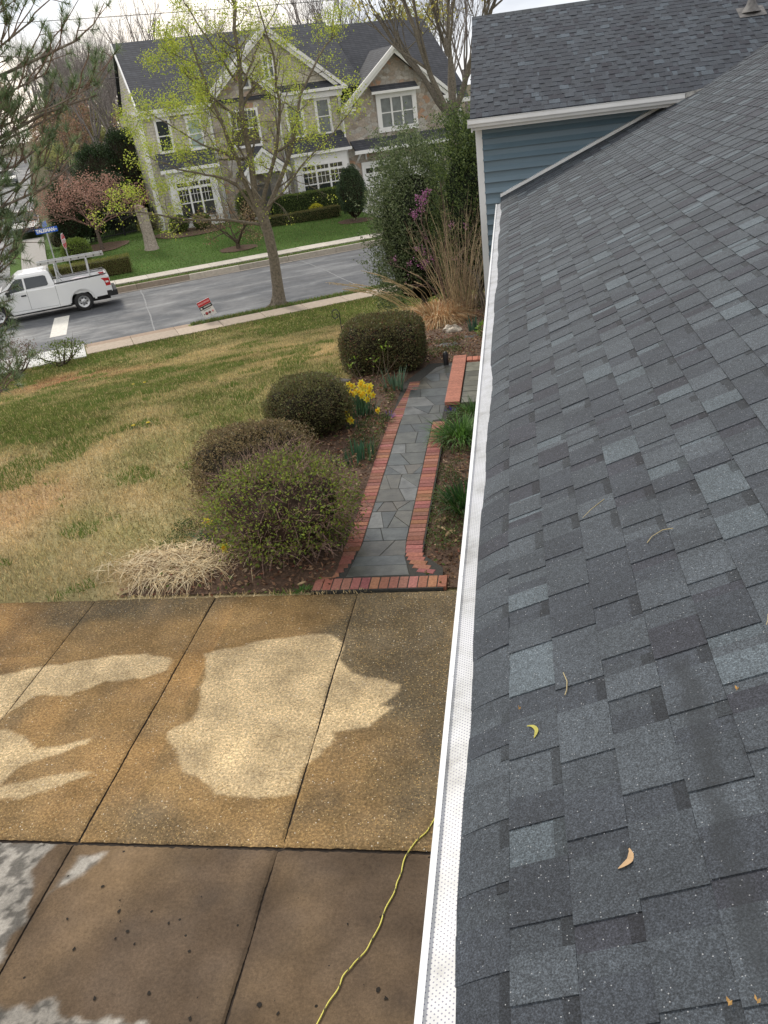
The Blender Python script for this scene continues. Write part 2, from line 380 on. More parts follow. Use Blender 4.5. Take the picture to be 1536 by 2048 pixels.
def m_asphalt():
    m, N, L, b = nodes('worn_asphalt')
    tc = N.new('ShaderNodeTexCoord'); mp = N.new('ShaderNodeMapping'); mp.vector_type = 'TEXTURE'; mp.inputs['Rotation'].default_value = (0, 0, math.atan2(CA, SA)); mp.inputs['Scale'].default_value = (5, 1.0, 1); L.new(tc.outputs['Object'], mp.inputs[0])
    sn = N.new('ShaderNodeTexNoise'); sn.inputs['Scale'].default_value = 1.3; sn.inputs['Detail'].default_value = 9; sn.inputs['Roughness'].default_value = .72; L.new(mp.outputs[0], sn.inputs[0])
    a = ramp(N, L, sn.outputs[0], [(.36, (.058, .062, .070)), (.52, (.080, .086, .095)), (.60, (.14, .147, .153))])
    s_ = ramp(N, L, noise(N, L, 2.2, 7, .75), [(.38, .82), (.62, 1.16)]); c = mixc(N, L, a, s_, 1.0, 'MULTIPLY')
    fn = ramp(N, L, noise(N, L, 60, 3, .7), [(.3, .8), (.7, 1.2)]); c = mixc(N, L, c, fn, 1.0, 'MULTIPLY')
    L.new(c, b.inputs['Base Color']); rr = ramp(N, L, noise(N, L, .6, 5), [(.35, .55), (.65, .88)]); L.new(rr, b.inputs['Roughness'])
    bump(N, L, noise(N, L, 80), .3, .004, b); return m
ASPHALT = m_asphalt()
CONC = colored('sidewalk_concrete', .85, .82, 1.12, 9, .3, bm=.2, bscale=60, detail=6)
def build_streets():
    mb = MB(); ts = np.linspace(-90, 120, 106)
    def grid(tt, vv, zf, mat, name):
        T, Vv = np.meshgrid(tt, vv); X, Y = xy(T, Vv); Z = zf(T, Vv); n, m = T.shape
        i = np.arange(n - 1)[:, None] * m; j = np.arange(m - 1)[None]; q = MB()
        q.add(np.stack([X, Y, Z], -1).reshape(-1, 3), np.stack([i + j, i + j + 1, i + m + j + 1, i + m + j], -1).reshape(-1, 4), smooth=True)
        return tag(q.build(name, mat), kind='structure')
    grid(ts, np.linspace(29.62, 39.98, 9), lambda T, V: -2.05 - .002 * (V - 34.8) ** 2, ASPHALT, 'road')
    # side street leading away between its pavements
    def side(l, r, name, mat, dz, v0=40, v1=240):
        vs = np.concatenate([np.arange(v0, 60, 1.0), np.arange(60, v1, 5)]); q = MB(); V = []
        for v in vs:
            sh = float(ss(58, 70, v)) * 1.5
            for t in (l + sh, (l + r) / 2 + sh, r + sh):
                x, y = xy(t, v); V.append((x, y, float(gz_tv(t, v)) + dz))
        n = len(vs); F = [(3 * i + a, 3 * i + a + 1, 3 * i + a + 4, 3 * i + a + 3) for i in range(n - 1) for a in (0, 1)]
        q.add(V, F, np.array([.34, .325, .30]), smooth=True); return tag(q.build(name, mat), kind='structure')
    side(-11.5, -2.9, 'side_road', ASPHALT, .03)
    side(-2.3, -1.0, 'side_pavement', CONC, .09, 43, 60)
    sand = lambda t: np.array([.40, .33, .26]) * (.85 + .3 * R.random())
    pale = lambda t: np.array([.50, .46, .40]) * (.85 + .25 * R.random())
    brown = lambda t: np.array([.36, .27, .2]) * (.85 + .3 * R.random())
    strip('sidewalk', 27.98, 28.98, -.2, 40, -1.8, CONC, 1.5, sand, .012)
    strip('sidewalk', 27.7, 29.48, -9, -.22, -1.79, CONC, 1.5, lambda t: np.array([.62, .62, .6]), .01)
    strip('sidewalk', 29.0, 29.45, -.2, 3.3, -1.81, CONC, 1.5, brown, .01)
    strip('sidewalk', 40.85, 42.0, -1.2, 60, -1.83, CONC, 1.5, pale, .012)
    for nm, v, t0 in (('curb', 29.55, -25), ('curb', 40.02, -2.2)):
        mb = MB(); t = t0
        while t < 45:
            c = np.array([.40, .33, .26]) * (.75 + .45 * R.random()) if v > 35 and R.random() < .6 else np.array([.42, .38, .32]) * (.8 + .4 * R.random())
            mb.prism([xy(t + .01, v - .07), xy(t + 2.4, v - .07), xy(t + 2.4, v + .09), xy(t + .01, v + .09)], -2.3, -1.86, c, bev=.02); t += 2.41
        tag(mb.build(nm, CONC), kind='structure')
    mb = MB()   # concrete gutter pans
    for v0, v1 in ((29.64, 29.9), (39.66, 39.94)):
        for t in np.arange(-20, 45, 3):
            mb.add([(*xy(t, v0), -2.083), (*xy(t + 2.98, v0), -2.083), (*xy(t + 2.98, v1), -2.083), (*xy(t, v1), -2.083)], [(0, 1, 2, 3)], np.array([.34, .30, .25]) * (.85 + .3 * R.random()))
    tag(mb.build('gutter_pan', CONC), kind='structure')
    mb = MB()  # stop line and crossing paint
    for t0, v0, v1, w in ((-1.35, 32.9, 36.6, .6), (-4.6, 30.2, 33.6, .6)):
        P = []; n = 8
        for k in range(n + 1):
            v = v0 + (v1 - v0) * k / n; z = -2.046 - .002 * (v - 34.8) ** 2 + .002
            P += [(*xy(t0 + .25 * k / n, v), z), (*xy(t0 + w + .25 * k / n, v), z)]
        mb.add(P, [(2 * k, 2 * k + 1, 2 * k + 3, 2 * k + 2) for k in range(n)], np.array([.66, .64, .58]))
    tag(mb.build('road_paint', colored('road_paint', .7, .8, 1.1, 12)), kind='structure')
    mb = MB()  # sealed transverse cracks across the asphalt
    for t0, w in ((2.2, .035), (10.3, .03), (15.5, .03)):
        P = []; n = 30
        for k in range(n + 1):
            v = 29.95 + 9.7 * k / n; o = .06 * (vn(v, t0, .5) - .5) + .02 * (R.random() - .5) + (0.5 if t0 < 5 else 0) * k / n; z = -2.05 - .002 * (v - 34.8) ** 2 + .004
            P += [(*xy(t0 + o, v), z), (*xy(t0 + o + w * (1 + R.random()), v), z)]
        mb.add(P, [(2 * k, 2 * k + 1, 2 * k + 3, 2 * k + 2) for k in range(n)], np.array([.23, .235, .24]))
    tag(mb.build('road_crack', colored('crack_filler', .8, .8, 1.15, 10)), kind='structure')
build_streets()
# ------------------------------------------------------------------ driveway
P1 = [(-3.08,6.03),(-2.48,6.21),(-2.1,6.28),(-1.88,6.29),(-1.73,6.15),(-1.75,5.96),(-1.61,5.71),(-1.39,5.63),(-1.14,5.53),(-1.16,5.37),(-1.28,5.26),(-1.15,5.24),(-1.22,5.15),(-1.34,5.0),(-1.52,4.97),(-1.62,4.94),(-1.59,4.8),(-1.67,4.66),(-1.76,4.53),(-1.77,4.28),(-2.08,4.25),(-2.39,4.27),(-2.49,4.39),(-2.7,4.47),(-2.82,4.62),(-3.02,4.88),(-3.04,4.97),(-2.89,5.09),(-2.89,5.35),(-2.96,5.69)]
P2 = [(-6.2,5.2),(-5.04,5.72),(-4.79,5.83),(-4.35,5.9),(-3.98,6.01),(-3.69,6.04),(-3.36,5.92),(-3.33,5.77),(-3.52,5.63),(-3.81,5.62),(-4.16,5.42),(-4.49,5.39),(-4.66,5.09),(-5.8,4.6)]
P3 = [(-5.6,4.9),(-4.57,4.97),(-4.31,4.9),(-4.12,4.74),(-3.88,4.81),(-3.68,4.88),(-3.68,4.79),(-3.94,4.64),(-4.15,4.53),(-4.21,4.34),(-3.98,4.39),(-3.65,4.51),(-3.47,4.48),(-3.73,4.32),(-3.99,4.19),(-4.15,4.2),(-5.4,4.0)]
W1 = [(-6,3.9),(-3.87,3.82),(-3.44,3.82),(-3.48,3.56),(-3.40,3.45),(-3.36,3.18),(-3.36,3.01),(-3.5,2.6),(-3.8,2.0),(-6,2)]
W2 = [(-3.45,2.66),(-3.19,2.66),(-2.99,2.61),(-2.89,2.68),(-2.76,2.61),(-2.25,2.57),(-2.0,2.3),(-2.2,1.6),(-3.8,1.6)]
W3 = [(-3.22,3.70),(-3.02,3.72),(-3.1,3.55),(-3.26,3.42),(-3.27,3.3)]
def build_driveway():
    xj = [-8.7, -7.2, -5.95, -4.655, -3.28, -1.755, .35]
    tiers = [(3.815, DRIVE_Y, 'up'), (-1.2, 3.79, 'lo')]
    base = MB(); base.bb((-9, -1.5, -.12), (.4, DRIVE_Y, -.018)); tag(base.build('driveway_joint', plain('joint_dirt', (.035, .025, .018), .95, 0, .4, 30)), kind='structure')
    def slabmat(kind):
        m, N, L, b = nodes('aggregate_' + kind); at = N.new('ShaderNodeAttribute'); at.attribute_name = 'col'
        f1 = ramp(N, L, noise(N, L, 2.2, 6, .65), [(.3, .62), (.5, .95), (.7, 1.3)]); c = mixc(N, L, at.outputs['Color'], f1, 1.0, 'MULTIPLY')
        f2 = ramp(N, L, noise(N, L, 46, 6, .82), [(.34, .38), (.5, .92), (.64, 1.7)] if kind == 'up' else [(.3, .62), (.5, 1), (.7, 1.35)]); c = mixc(N, L, c, f2, 1.0, 'MULTIPLY')
        tc = N.new('ShaderNodeTexCoord'); v = N.new('ShaderNodeTexVoronoi'); v.inputs['Scale'].default_value = 75 if kind == 'up' else 38; L.new(tc.outputs['Object'], v.inputs[0])
        k = N.new('ShaderNodeSeparateColor'); L.new(v.outputs['Color'], k.inputs[0])
        g = N.new('ShaderNodeMath'); g.operation = 'GREATER_THAN'; L.new(k.outputs[0], g.inputs[0]); g.inputs[1].default_value = .66 if kind == 'up' else .992
        g2 = N.new('ShaderNodeMath'); g2.operation = 'LESS_THAN'; L.new(v.outputs['Distance'], g2.inputs[0]); g2.inputs[1].default_value = .36
        gm = N.new('ShaderNodeMath'); gm.operation = 'MULTIPLY'; L.new(g.outputs[0], gm.inputs[0]); L.new(g2.outputs[0], gm.inputs[1])
        if kind == 'up':
            pc = ramp(N, L, k.outputs[1], [(.0, (.13, .08, .04)), (.35, (.36, .21, .08)), (.7, (.50, .34, .13)), (.93, (.60, .46, .25)), (1, (.80, .74, .62))]); pc = mixc(N, L, pc, f1, .8, 'MULTIPLY')
            c = mixc(N, L, c, pc, gm.outputs[0])
        else: c = mixc(N, L, c, (.02, .016, .012), gm.outputs[0])
        L.new(c, b.inputs['Base Color']); L.new(ramp(N, L, noise(N, L, 3, 4), [(.35, .6 if kind == 'up' else .7), (.65, .9)]), b.inputs['Roughness'])
        b.inputs['Specular IOR Level'].default_value = .2
        bump(N, L, noise(N, L, 70 if kind == 'up' else 30, 4), .6 if kind == 'up' else .25, .006, b); return m
    for y0, y1, kd in tiers:
        mb = MB()
        for a, b in zip(xj[:-1], xj[1:]):
            if kd == 'lo': a, b = a - .03, b - .03
            x0, x1 = a + .006, b - .006; g = .02
            nx = max(2, int((x1 - x0) / g)); ny = int((y1 - y0) / g) if y1 > 2.5 and x1 > -6.2 and kd == 'up' else int((y1 - y0) / g)
            if x1 < -6.2: nx, ny = 8, 8
            X, Y = np.meshgrid(np.linspace(x0, x1, nx), np.linspace(y0, y1, ny))
            wob = .012 * (vn(X + a, Y, 3) - .5); dz = (R.random() - .5) * .006
            Xw = X.copy(); Xw[:, 0] += wob[:, 0] + .0012 * R.normal(size=ny); Xw[:, -1] += wob[:, -1] + .0012 * R.normal(size=ny)
            Yw = Y.copy(); Yw[0] += .002 * R.normal(size=nx); Yw[-1] += .003 * R.normal(size=nx)
            Z = np.full(X.shape, dz)
            Z[0] -= .008; Z[-1] -= .008; Z[:, 0] -= .008; Z[:, -1] -= .008
            V = np.stack([Xw, Yw, Z], -1).reshape(-1, 3); i = np.arange(ny - 1)[:, None] * nx; j = np.arange(nx - 1)[None]
            F = np.stack([i + j, i + j + 1, i + nx + j + 1, i + nx + j], -1).reshape(-1, 4)
            c = V; x, y = c[:, 0], c[:, 1]
            jx = .09 * (fbm(x, y, 7, 5) - .5); jy = .09 * (fbm(x + 9, y, 7, 5) - .5)
            if kd == 'up':
                wet = np.array([.300, .190, .080]); wd = np.array([.145, .110, .062]); dry = np.array([.70, .53, .30])
                n = np.clip((fbm(x, y, .9, 4) - .42) * 4 + .5 * ss(-2.2, -.9, x) + .8 * ss(6.2, 7, y) - .5 * ss(-3, -5, x) * (y < 6), 0, 1)[:, None]
                col = wet * (1 - n) + wd * n
                warm = np.clip((fbm(x + 5, y, .7, 3) - .45) * 4, 0, 1)[:, None] * np.array([.11, .05, .012]) * (x < -3)[:, None]; col = col + warm
                d = np.maximum(np.maximum(polydist(x + jx, y + jy, P1), polydist(x + jx, y + jy, P2)), polydist(x + jx, y + jy, P3))
                k = ss(-.016, .03, d)[:, None] * (.93 + .07 * ss(.0, .25, d)[:, None]); dn = .9 + .5 * (fbm(x, y, 2.6, 4)[:, None] - .5)
                col = col * (1 - k) + dry * dn * k
            else:
                a1 = np.array([.115, .080, .052]); a2 = np.array([.200, .135, .075]); n = np.clip((fbm(x, y, .8, 4) - .42) * 5, 0, 1)[:, None]
                col = a1 * (1 - n) + a2 * n; col = col * (.75 + .25 * ss(-.0, .08, np.minimum(x - x0, x1 - x)))[:, None]
                d = np.maximum(np.maximum(polydist(x + 2 * jx, y + 2 * jy, W1), polydist(x + 2 * jx, y + 2 * jy, W2)), polydist(x + jx, y + jy, W3))
                pit = ss(.48, .58, fbm(x, y, 16, 4))[:, None] * .6
                k = ss(-.02, .03, d)[:, None]; col = col * (1 - k) + np.array([.40, .37, .32]) * (1 - pit) * (.6 + .8 * fbm(x, y, 5, 3)[:, None]) * k
            mb.add(V, F, vcol=col)
        tag(mb.build('driveway_' + ('aggregate' if kd == 'up' else 'concrete'), slabmat(kd)), kind='structure')
    mb = MB()   # tar-like lichen spots on the lower slabs
    sp = [(-2.92,3.45,.02),(-2.75,3.35,.013),(-2.72,3.27,.022),(-2.6,3.13,.018),(-2.52,3.05,.013),(-2.35,3.2,.016),(-2.3,2.75,.02),(-1.62,2.72,.025),(-.95,2.85,.03),(-.9,2.8,.02),(-2.15,3.02,.018),(-2.9,3.0,.02),(-3.05,3.2,.014),(-2.0,2.62,.02),(-1.5,2.68,.015),(-2.62,2.7,.02),(-1.2,3.25,.012),(-2.2,3.4,.01),(-2.68,3.2,.01),(-2.66,3.08,.012)]
    for x, y, r_ in sp + [(R.uniform(-3.2, -.7), R.uniform(2.6, 3.6), R.uniform(.002, .005)) for _ in range(22)]:
        n = 9; a = np.arange(n) * 2 * math.pi / n; r_ = r_ * .6; rr = r_ * (.5 + .8 * R.random(n)); c = np.array([.022, .018, .014])
        mb.add(np.c_[x + rr * np.cos(a), y + rr * np.sin(a) * 1.2, np.full(n, .0045)], [tuple(range(n))], c)
    tag(mb.build('driveway_stain', colored('dark_lichen', .9, .6, 1.4, 80)), kind='structure')
build_driveway()
# ------------------------------------------------------------------ brick and flagstone path
BRICK = colored('clay_brick', .75, .72, 1.22, 35, .3, bm=.4, bscale=90)
def build_path():
    base = MB(); base.prism([(-2.25, 7.01), (-.87, 7.01), (-.9, 7.4), (-1.14, 7.7), (-1.14, 11.75), (-1.0, 12.1), (-.9, 14.75), (-1.6, 14.75), (-2.02, 13.6), (-2.02, 8.0), (-2.0, 7.3)], -.03, .026, np.array([.050, .048, .042]))
    tag(base.build('path_mortar', colored('mortar', .9, .7, 1.2, 30)), kind='structure')
    # flagstones: recursive splits with cut corners
    mb = MB(); poly0 = [(-1.92, 7.27), (-1.235, 7.27), (-1.325, 7.65), (-1.352, 8.0), (-1.352, 11.7), (-1.21, 11.75), (-1.21, 14.55), (-1.5, 14.35), (-1.79, 13.5), (-1.85, 13.2), (-1.85, 8.0)]
    def clip(poly, p, n):
        out = []; m = len(poly)
        for i in range(m):
            a = np.array(poly[i]); b = np.array(poly[(i + 1) % m]); da = (a - p) @ n; db = (b - p) @ n
            if da >= 0: out.append(tuple(a))
            if da * db < 0: out.append(tuple(a + (b - a) * da / (da - db)))
        return out
    y = 7.27; rows = []
    hs = [.21, .20, .34, .30, .42, .26, .36, .44, .30, .40, .34, .44, .32, .4, .36, .44, .4, .36, .42, .4, .4, .4]
    for h in hs:
        rows.append((y, y + h)); y += h
    for ri, (a, b) in enumerate(rows):
        tl = (R.random() - .5) * .10; n1 = np.array([tl, 1]); n1 = n1 / np.hypot(*n1)
        if ri == 0: tl = 0
        cell = clip(clip(poly0, np.array([-1.6, a]), np.array([0, 1.])), np.array([-1.6, b]), np.array([0, -1.]))
        if len(cell) < 3: continue
        cells = [cell]; ns = 0 if ri < 2 else (1 if R.random() < .6 else 2)
        for k in range(ns):
            nc = []
            for c in cells:
                cc = np.array(c); w = np.ptp(cc[:, 0]); hh = np.ptp(cc[:, 1])
                if w < .2: nc.append(c); continue
                p = cc.mean(0) + np.array([(R.random() - .5) * w * .45, 0]); an = (R.random() - .5) * (1.5 if k else .9)
                n = np.array([math.cos(an), math.sin(an)]); A_, B_ = clip(c, p, n), clip(c, p, -n)
                nc += [q for q in (A_, B_) if len(q) > 2]
            cells = nc
        for c in cells:
            cc = np.array(c); ct = cc.mean(0); ar = .5 * abs(np.sum(cc[:, 0] * np.roll(cc[:, 1], -1) - np.roll(cc[:, 0], -1) * cc[:, 1]))
            if ar < .004: continue
            d = ct - cc; L_ = np.linalg.norm(d, axis=1, keepdims=True); cc = cc + d / L_ * .004
            col = [np.array([.115, .118, .100]), np.array([.135, .128, .102]), np.array([.10, .112, .108]), np.array([.19, .195, .185]), np.array([.125, .112, .088])][R.choice(5, p=[.3, .25, .25, .08, .12])] * .68 * (.8 + .4 * R.random())
            mb.prism(cc, .0, .03 + R.random() * .004, col, bev=.005)
    st = colored('bluestone_flag', .33, .6, 1.35, 7, .5, bm=.25, bscale=25, detail=6)
    tag(mb.build('path_flagstone', st), kind='structure')
    mb = MB()
    def bc(): return np.array([.33, .130, .090]) * (.66 + .5 * R.random()) * np.array([1, .85 + .35 * R.random(), .85 + .4 * R.random()])
    def brick(cx, cy, w, l, rz, z=.032, col=None):
        c, s_ = math.cos(rz), math.sin(rz); q = [(-w / 2, -l / 2), (w / 2, -l / 2), (w / 2, l / 2), (-w / 2, l / 2)]
        mb.prism([(cx + a * c - b * s_, cy + a * s_ + b * c) for a, b in q], -.02, z + (R.random() - .5) * .004, bc() if col is None else col, bev=.004)
    x = -2.24
    while x < -.92: brick(x + .049, 7.135, .091, .215, 0); x += .1005      # soldier course at the driveway
    y = 7.86
    while y < 13.6:
        mv = -1.955 + (.14 * ss(11.5, 13.6, y)) * 1.0
        brick(mv, y, .19, .089, 0, col=bc() * (.7 if y > 12 else 1)); y += .0985
    for k in range(6): brick(-1.99 - .035 * (k / 5) ** 2 * 3, 7.76 - k * .092, .19, .084, .03 + .05 * k)
    y = 7.95
    while y < 11.68: brick(-1.252, y, .19, .089, 0); y += .0985
    for k in range(7): brick(-1.245 + .0048 * k * k, 7.855 - k * .085, .19, .082, -.03 - .045 * k)
    tag(mb.build('path_brick_edging', BRICK), kind='structure')
    # raised brick wall cap with flagged landing behind
    r = thing('brick_step_wall', 'low red brick wall with smooth brick capping beside the wide end of the stone path', 'brick wall', (-1.08, 13.4, 0))
    mb = MB(); y = 12.2
    while y < 14.62: mb.prism([(-1.2, y), (-.965, y), (-.965, y + .062), (-1.2, y + .062)], .075, .13, np.array([.46, .19, .13]) * (.85 + .25 * R.random()), bev=.004); y += .0645
    mb.build('capping', BRICK, r, True)
    mb = MB()
    for rz_ in range(2):
        y = 12.23 + .05 * rz_
        while y < 14.5: mb.prism([(-1.175, y), (-.99, y), (-.99, y + .19), (-1.175, y + .19)], .0 + rz_ * .038, .035 + rz_ * .038, bc()); y += .2
    mb.bb((-1.16, 12.25, 0), (-1.0, 14.55, .074), col=np.array([.2, .18, .16])); mb.build('wall_core', BRICK, r, True)
    mb = MB(); x = -.955
    while x < .1: mb.prism([(x, 14.38), (x + .095, 14.38), (x + .095, 14.6), (x, 14.6)], .0, .11, np.array([.48, .18, .12]) * (.85 + .3 * R.random()), bev=.004); x += .103
    mb.build('end_course', BRICK, r, True)
    mb = MB(); y = 12.25
    for k in range(8):
        h = .26; sx = -.95 + .2 + .5 * R.random()
        for a, b in ((-.955, sx), (sx + .012, .12)): mb.prism([(a, y), (b, y), (b, y + h - .014), (a, y + h - .014)], .0, .09 + R.random() * .003, np.array([.15, .145, .11]) * (.7 + .7 * R.random()), bev=.005)
        y += h
    mb.build('landing_flags', st, r, True)
build_path()
# ------------------------------------------------------------------ the blue house (own roof, wing, gutters)
EAVE_Z = 2.84; EAVE_X = -.205; PT = math.atan(5 / 12); CP, SP = math.cos(PT), math.sin(PT)
UP_Y0, UP_Z0 = 13.46, 4.03
PAL = np.array([[.041, .048, .058], [.050, .059, .069], [.061, .072, .083], [.084, .103, .117], [.036, .039, .049]])
PALP = [.27, .33, .23, .09, .08]
def shingle_roof(mb, org, eu, es, en, L, S, clipf=None, expo=.143, near=True, curl=True, tone=1):
    # courses: eu along the eave, es up the slope, en normal
    org, eu, es, en = map(lambda q: np.array(q, float), (org, eu, es, en)); nc = int(S / expo) + 1
    def put(u0, u1, s0, s1, h0, h1, col, j=0):
        if clipf is not None and not clipf((u0 + u1) / 2, (s0 + s1) / 2): return
        def P(u, s, h):
            sag = -.020 * max(0, 1 - s / .17) ** 2 if curl else 0
            wav = .0035 * math.sin(u * 1.7 + s * 2.1) + .003 * math.sin(u * 4.3 - s * 1.3)
            return org + eu * u + es * s + en * (h + sag + wav)
        if s0 < .16 and curl:
            n = 4
        else: n = 1
        V = []
        for k in range(n + 1):
            s = s0 + (s1 - s0) * k / n; h = h0 + (h1 - h0) * k / n
            V += [P(u0, s, h), P(u1, s, h), P(u1, s, -.012), P(u0, s, -.012)]
        F = []
        for k in range(n):
            a = 4 * k; F += [(a, a + 1, a + 5, a + 4), (a + 1, a + 2, a + 6, a + 5), (a + 4, a + 7, a + 3, a)]
        F += [(3, 2, 1, 0)]
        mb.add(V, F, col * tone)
    for i in range(nc):
        s0, s1 = i * expo, min(S, (i + 1) * expo) + .001
        if s0 >= S: break
        off = (i * .37) % .6; u = -off - R.random() * .1
        while u < L:                                             # base colour drops
            w = R.choice([.09, .12, .15, .19]) * (.9 + .2 * R.random()); a, b = max(0, u), min(L, u + w)
            if b > a:
                c = PAL[R.choice(5, p=PALP)] * (.9 + .2 * R.random())
                put(a, b, s0, s1, .0045, .0008, c)
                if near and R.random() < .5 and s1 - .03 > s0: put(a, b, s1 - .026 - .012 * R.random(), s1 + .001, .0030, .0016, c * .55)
            u += w
        u = -off
        while u < L:                                             # raised laminated tabs
            g = R.choice([.08, .10, .13]) * (.8 + .4 * R.random()); w = R.choice([.10, .13, .15, .18]) * (.9 + .2 * R.random())
            a, b = max(0, u + g), min(L, u + g + w)
            if b > a + .02:
                c = PAL[R.choice(5, p=PALP)] * (.9 + .2 * R.random())
                lift = .0036 + (.003 if R.random() < .03 else 0); pass
                put(a, b, s0, s1 - .002, .0048 + (lift if s0 > .01 else .0002), .0008 + lift, c)
            u += g + w
def build_house():
    H = thing('blue_house', 'blue sided house with dark shingle roofs and white gutters, seen from its own eave', 'house', (3, 8, 0))
    # lower roof: eave runs along Y
    def zlow(x): return EAVE_Z + (x - EAVE_X) * 5 / 12
    def okl(u, s):
        y = -2 + u; x = EAVE_X + s * CP
        if y < 13.86: return True
        return zlow(x) > UP_Z0 + (y - UP_Y0) * 5 / 12 - .03 and zlow(x) > UP_Z0 - .12
    mb = MB(); S = (5.5 - EAVE_Z) / SP
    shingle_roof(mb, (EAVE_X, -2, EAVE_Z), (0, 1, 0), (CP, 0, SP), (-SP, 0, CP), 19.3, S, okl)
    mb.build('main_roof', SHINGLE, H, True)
    mb = MB(); e = .02   # roof deck, far slope
    V = [(EAVE_X + .02, -2, EAVE_Z - e), (6.18, -2, 5.5 - e), (6.18, 13.88, 5.5 - e), (EAVE_X + .02, 13.88, EAVE_Z - e), (12.5, -2, EAVE_Z), (12.5, 17, EAVE_Z), (6.18, 17, 5.5 - e)]
    V2 = [(a, b, c - .03) for a, b, c in V]
    mb.add(V + V2, [(0, 1, 2, 3), (1, 4, 5, 6), (10, 9, 8, 7), (0, 7, 8, 1), (1, 8, 11, 4)], PAL[1]); mb.build('roof_deck', SHINGLE, H, True)
    # upper wing roof: eave along X
    def oku(u, s):
        x = -.585 + u; y = UP_Y0 + s * CP; z = UP_Z0 + s * SP
        return x < 2.6 or z > zlow(x) - .05
    mb = MB(); SU = (17 - UP_Y0) / CP
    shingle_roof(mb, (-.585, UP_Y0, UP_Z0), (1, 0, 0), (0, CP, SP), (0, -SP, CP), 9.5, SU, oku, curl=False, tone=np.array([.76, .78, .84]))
    k = MB()
    mb.build('wing_roof', SHINGLE, H, True)
    mb = MB(); zr = UP_Z0 + SU * SP
    V = [(-.57, UP_Y0 + .01, UP_Z0 - e), (9, UP_Y0 + .01, UP_Z0 - e), (9, 17, zr - e), (-.57, 17, zr - e), (-.57, 20.6, UP_Z0 - e), (9, 20.6, UP_Z0 - e)]
    V2 = [(a, b, c - .04) for a, b, c in V]; mb.add(V + V2, [(0, 1, 2, 3), (3, 2, 5, 4), (9, 8, 7, 6), (11, 8, 9, 10), (0, 3, 9, 6), (3, 4, 10, 9), (0, 6, 7, 1)], PAL[0]); mb.build('wing_roof_deck', SHINGLE, H, True)
    mb = MB(); x = -.59
    while x < 9:      # ridge cap
        mb.extr([(16.86, zr - .052), (17, zr + .014), (17.14, zr - .052), (17.14, zr - .064), (17, zr), (16.86, zr - .064)], 'x', x, x + .155, PAL[R.choice(3)] * .8); x += .145
    mb.build('ridge_cap', SHINGLE, H, True)
    mb = MB()
    for y0, z0, y1, z1 in ((UP_Y0, UP_Z0, 17, zr), (20.5, UP_Z0, 17, zr)): mb.extr([(y0, z0 - .03), (y1, z1 - .03), (y1, z1 - .19), (y0, z0 - .19)], 'x', -.578, -.555)
    mb.build('rake_board', WHITE, H, True)
    # walls
    yw = 13.9; e_ = .157
    def laps(mb, x0, x1, z0, z1, yf):
        z = z0
        while z < z1:
            mb.add([(x0, yf - .046, z), (x1, yf - .046, z), (x1, yf - .006, z + .070), (x0, yf - .006, z + .070), (x1, yf - .002, z + e_), (x0, yf - .002, z + e_), (x0, yf, z), (x1, yf, z)],
                   [(0, 1, 2, 3), (3, 2, 4, 5), (6, 7, 1, 0)]); z += e_
    mb = MB(); laps(mb, -.44, 3.2, .1, UP_Z0 - .1, yw)
    mb.bb((-.5, yw + .01, 0), (8.5, yw + .12, UP_Z0 - .12)); mb.bb((-.5, yw + .12, 0), (-.38, 20.2, UP_Z0 - .1)); mb.bb((-.5, 20.1, 0), (8.5, 20.2, UP_Z0 - .1))
    mb.extr([(yw + .12, UP_Z0 - .1), (17, zr - .1), (20.2, UP_Z0 - .1)], 'x', -.5, -.4); mb.build('wing_siding', SIDING, H, True)
    mb = MB(); mb.bb((.2, -2, 0), (.32, 13.9, EAVE_Z - .02)); mb.build('long_wall', SIDING, H, True)
    mb = MB(); mb.bb((-.535, yw - .03, 0), (-.435, yw + .02, UP_Z0 - .16)); mb.bb((-.535, yw + .02, 0), (-.51, yw + .1, UP_Z0 - .16)); mb.build('corner_trim', WHITE, H, True)
    mb = MB(); mb.bb((-.56, UP_Y0 + .03, UP_Z0 - .17), (2.7, UP_Y0 + .055, UP_Z0 - .02)); mb.bb((-.555, UP_Y0 + .055, UP_Z0 - .165), (2.9, yw, UP_Z0 - .15)); mb.build('soffit_and_fascia', WHITE, H, True)
    # wing gutter (K profile)
    K = [(0, 0), (.085, 0), (.10, .03), (.118, .05), (.118, .098), (.125, .115), (.108, .115), (.108, .1), (.1, .06), (.085, .012), (.004, .012), (.004, .11), (0, .11)]
    mb = MB(); gz0 = UP_Z0 - .125
    mb.extr([(UP_Y0 + .028 - a, gz0 + b) for a, b in K], 'x', -.62, 2.42); mb.bb((-.624, UP_Y0 - .09, gz0), (-.618, UP_Y0 + .03, gz0 + .112))
    mb.extr([(UP_Y0 + .02, gz0 + .09), (UP_Y0 - .09, gz0 + .112), (UP_Y0 - .09, gz0 + .114), (UP_Y0 + .02, gz0 + .094)], 'x', -.61, 2.42)
    mb.build('wing_gutter', WHITE, H, True)
    mb = MB(); mb.extr([(2.42, gz0 + .03), (2.42, gz0 + .115), (2.78, gz0 + .155), (2.78, gz0 + .14)], 'y', UP_Y0 - .07, UP_Y0 - .06); mb.bb((2.36, UP_Y0 - .1, gz0 - .03), (2.40, UP_Y0 - .06, gz0 - .005)); mb.build('gutter_end_flashing', plain('weathered_flashing', (.4, .4, .38), .6, .2, .5, 20), H, True)
    # main gutter along the eave
    mb = MB(); y0, y1 = -2, 13.32; ex = EAVE_X + .012; K2 = [(0, 0), (.06, 0), (.072, .03), (.082, .05), (.082, .1), (.088, .118), (.072, .118), (.072, .1), (.0, .095)]
    q = [(ex + .01 - a, EAVE_Z - .132 + b) for a, b in K2]; mb.extr(q, 'y', y0, y1)
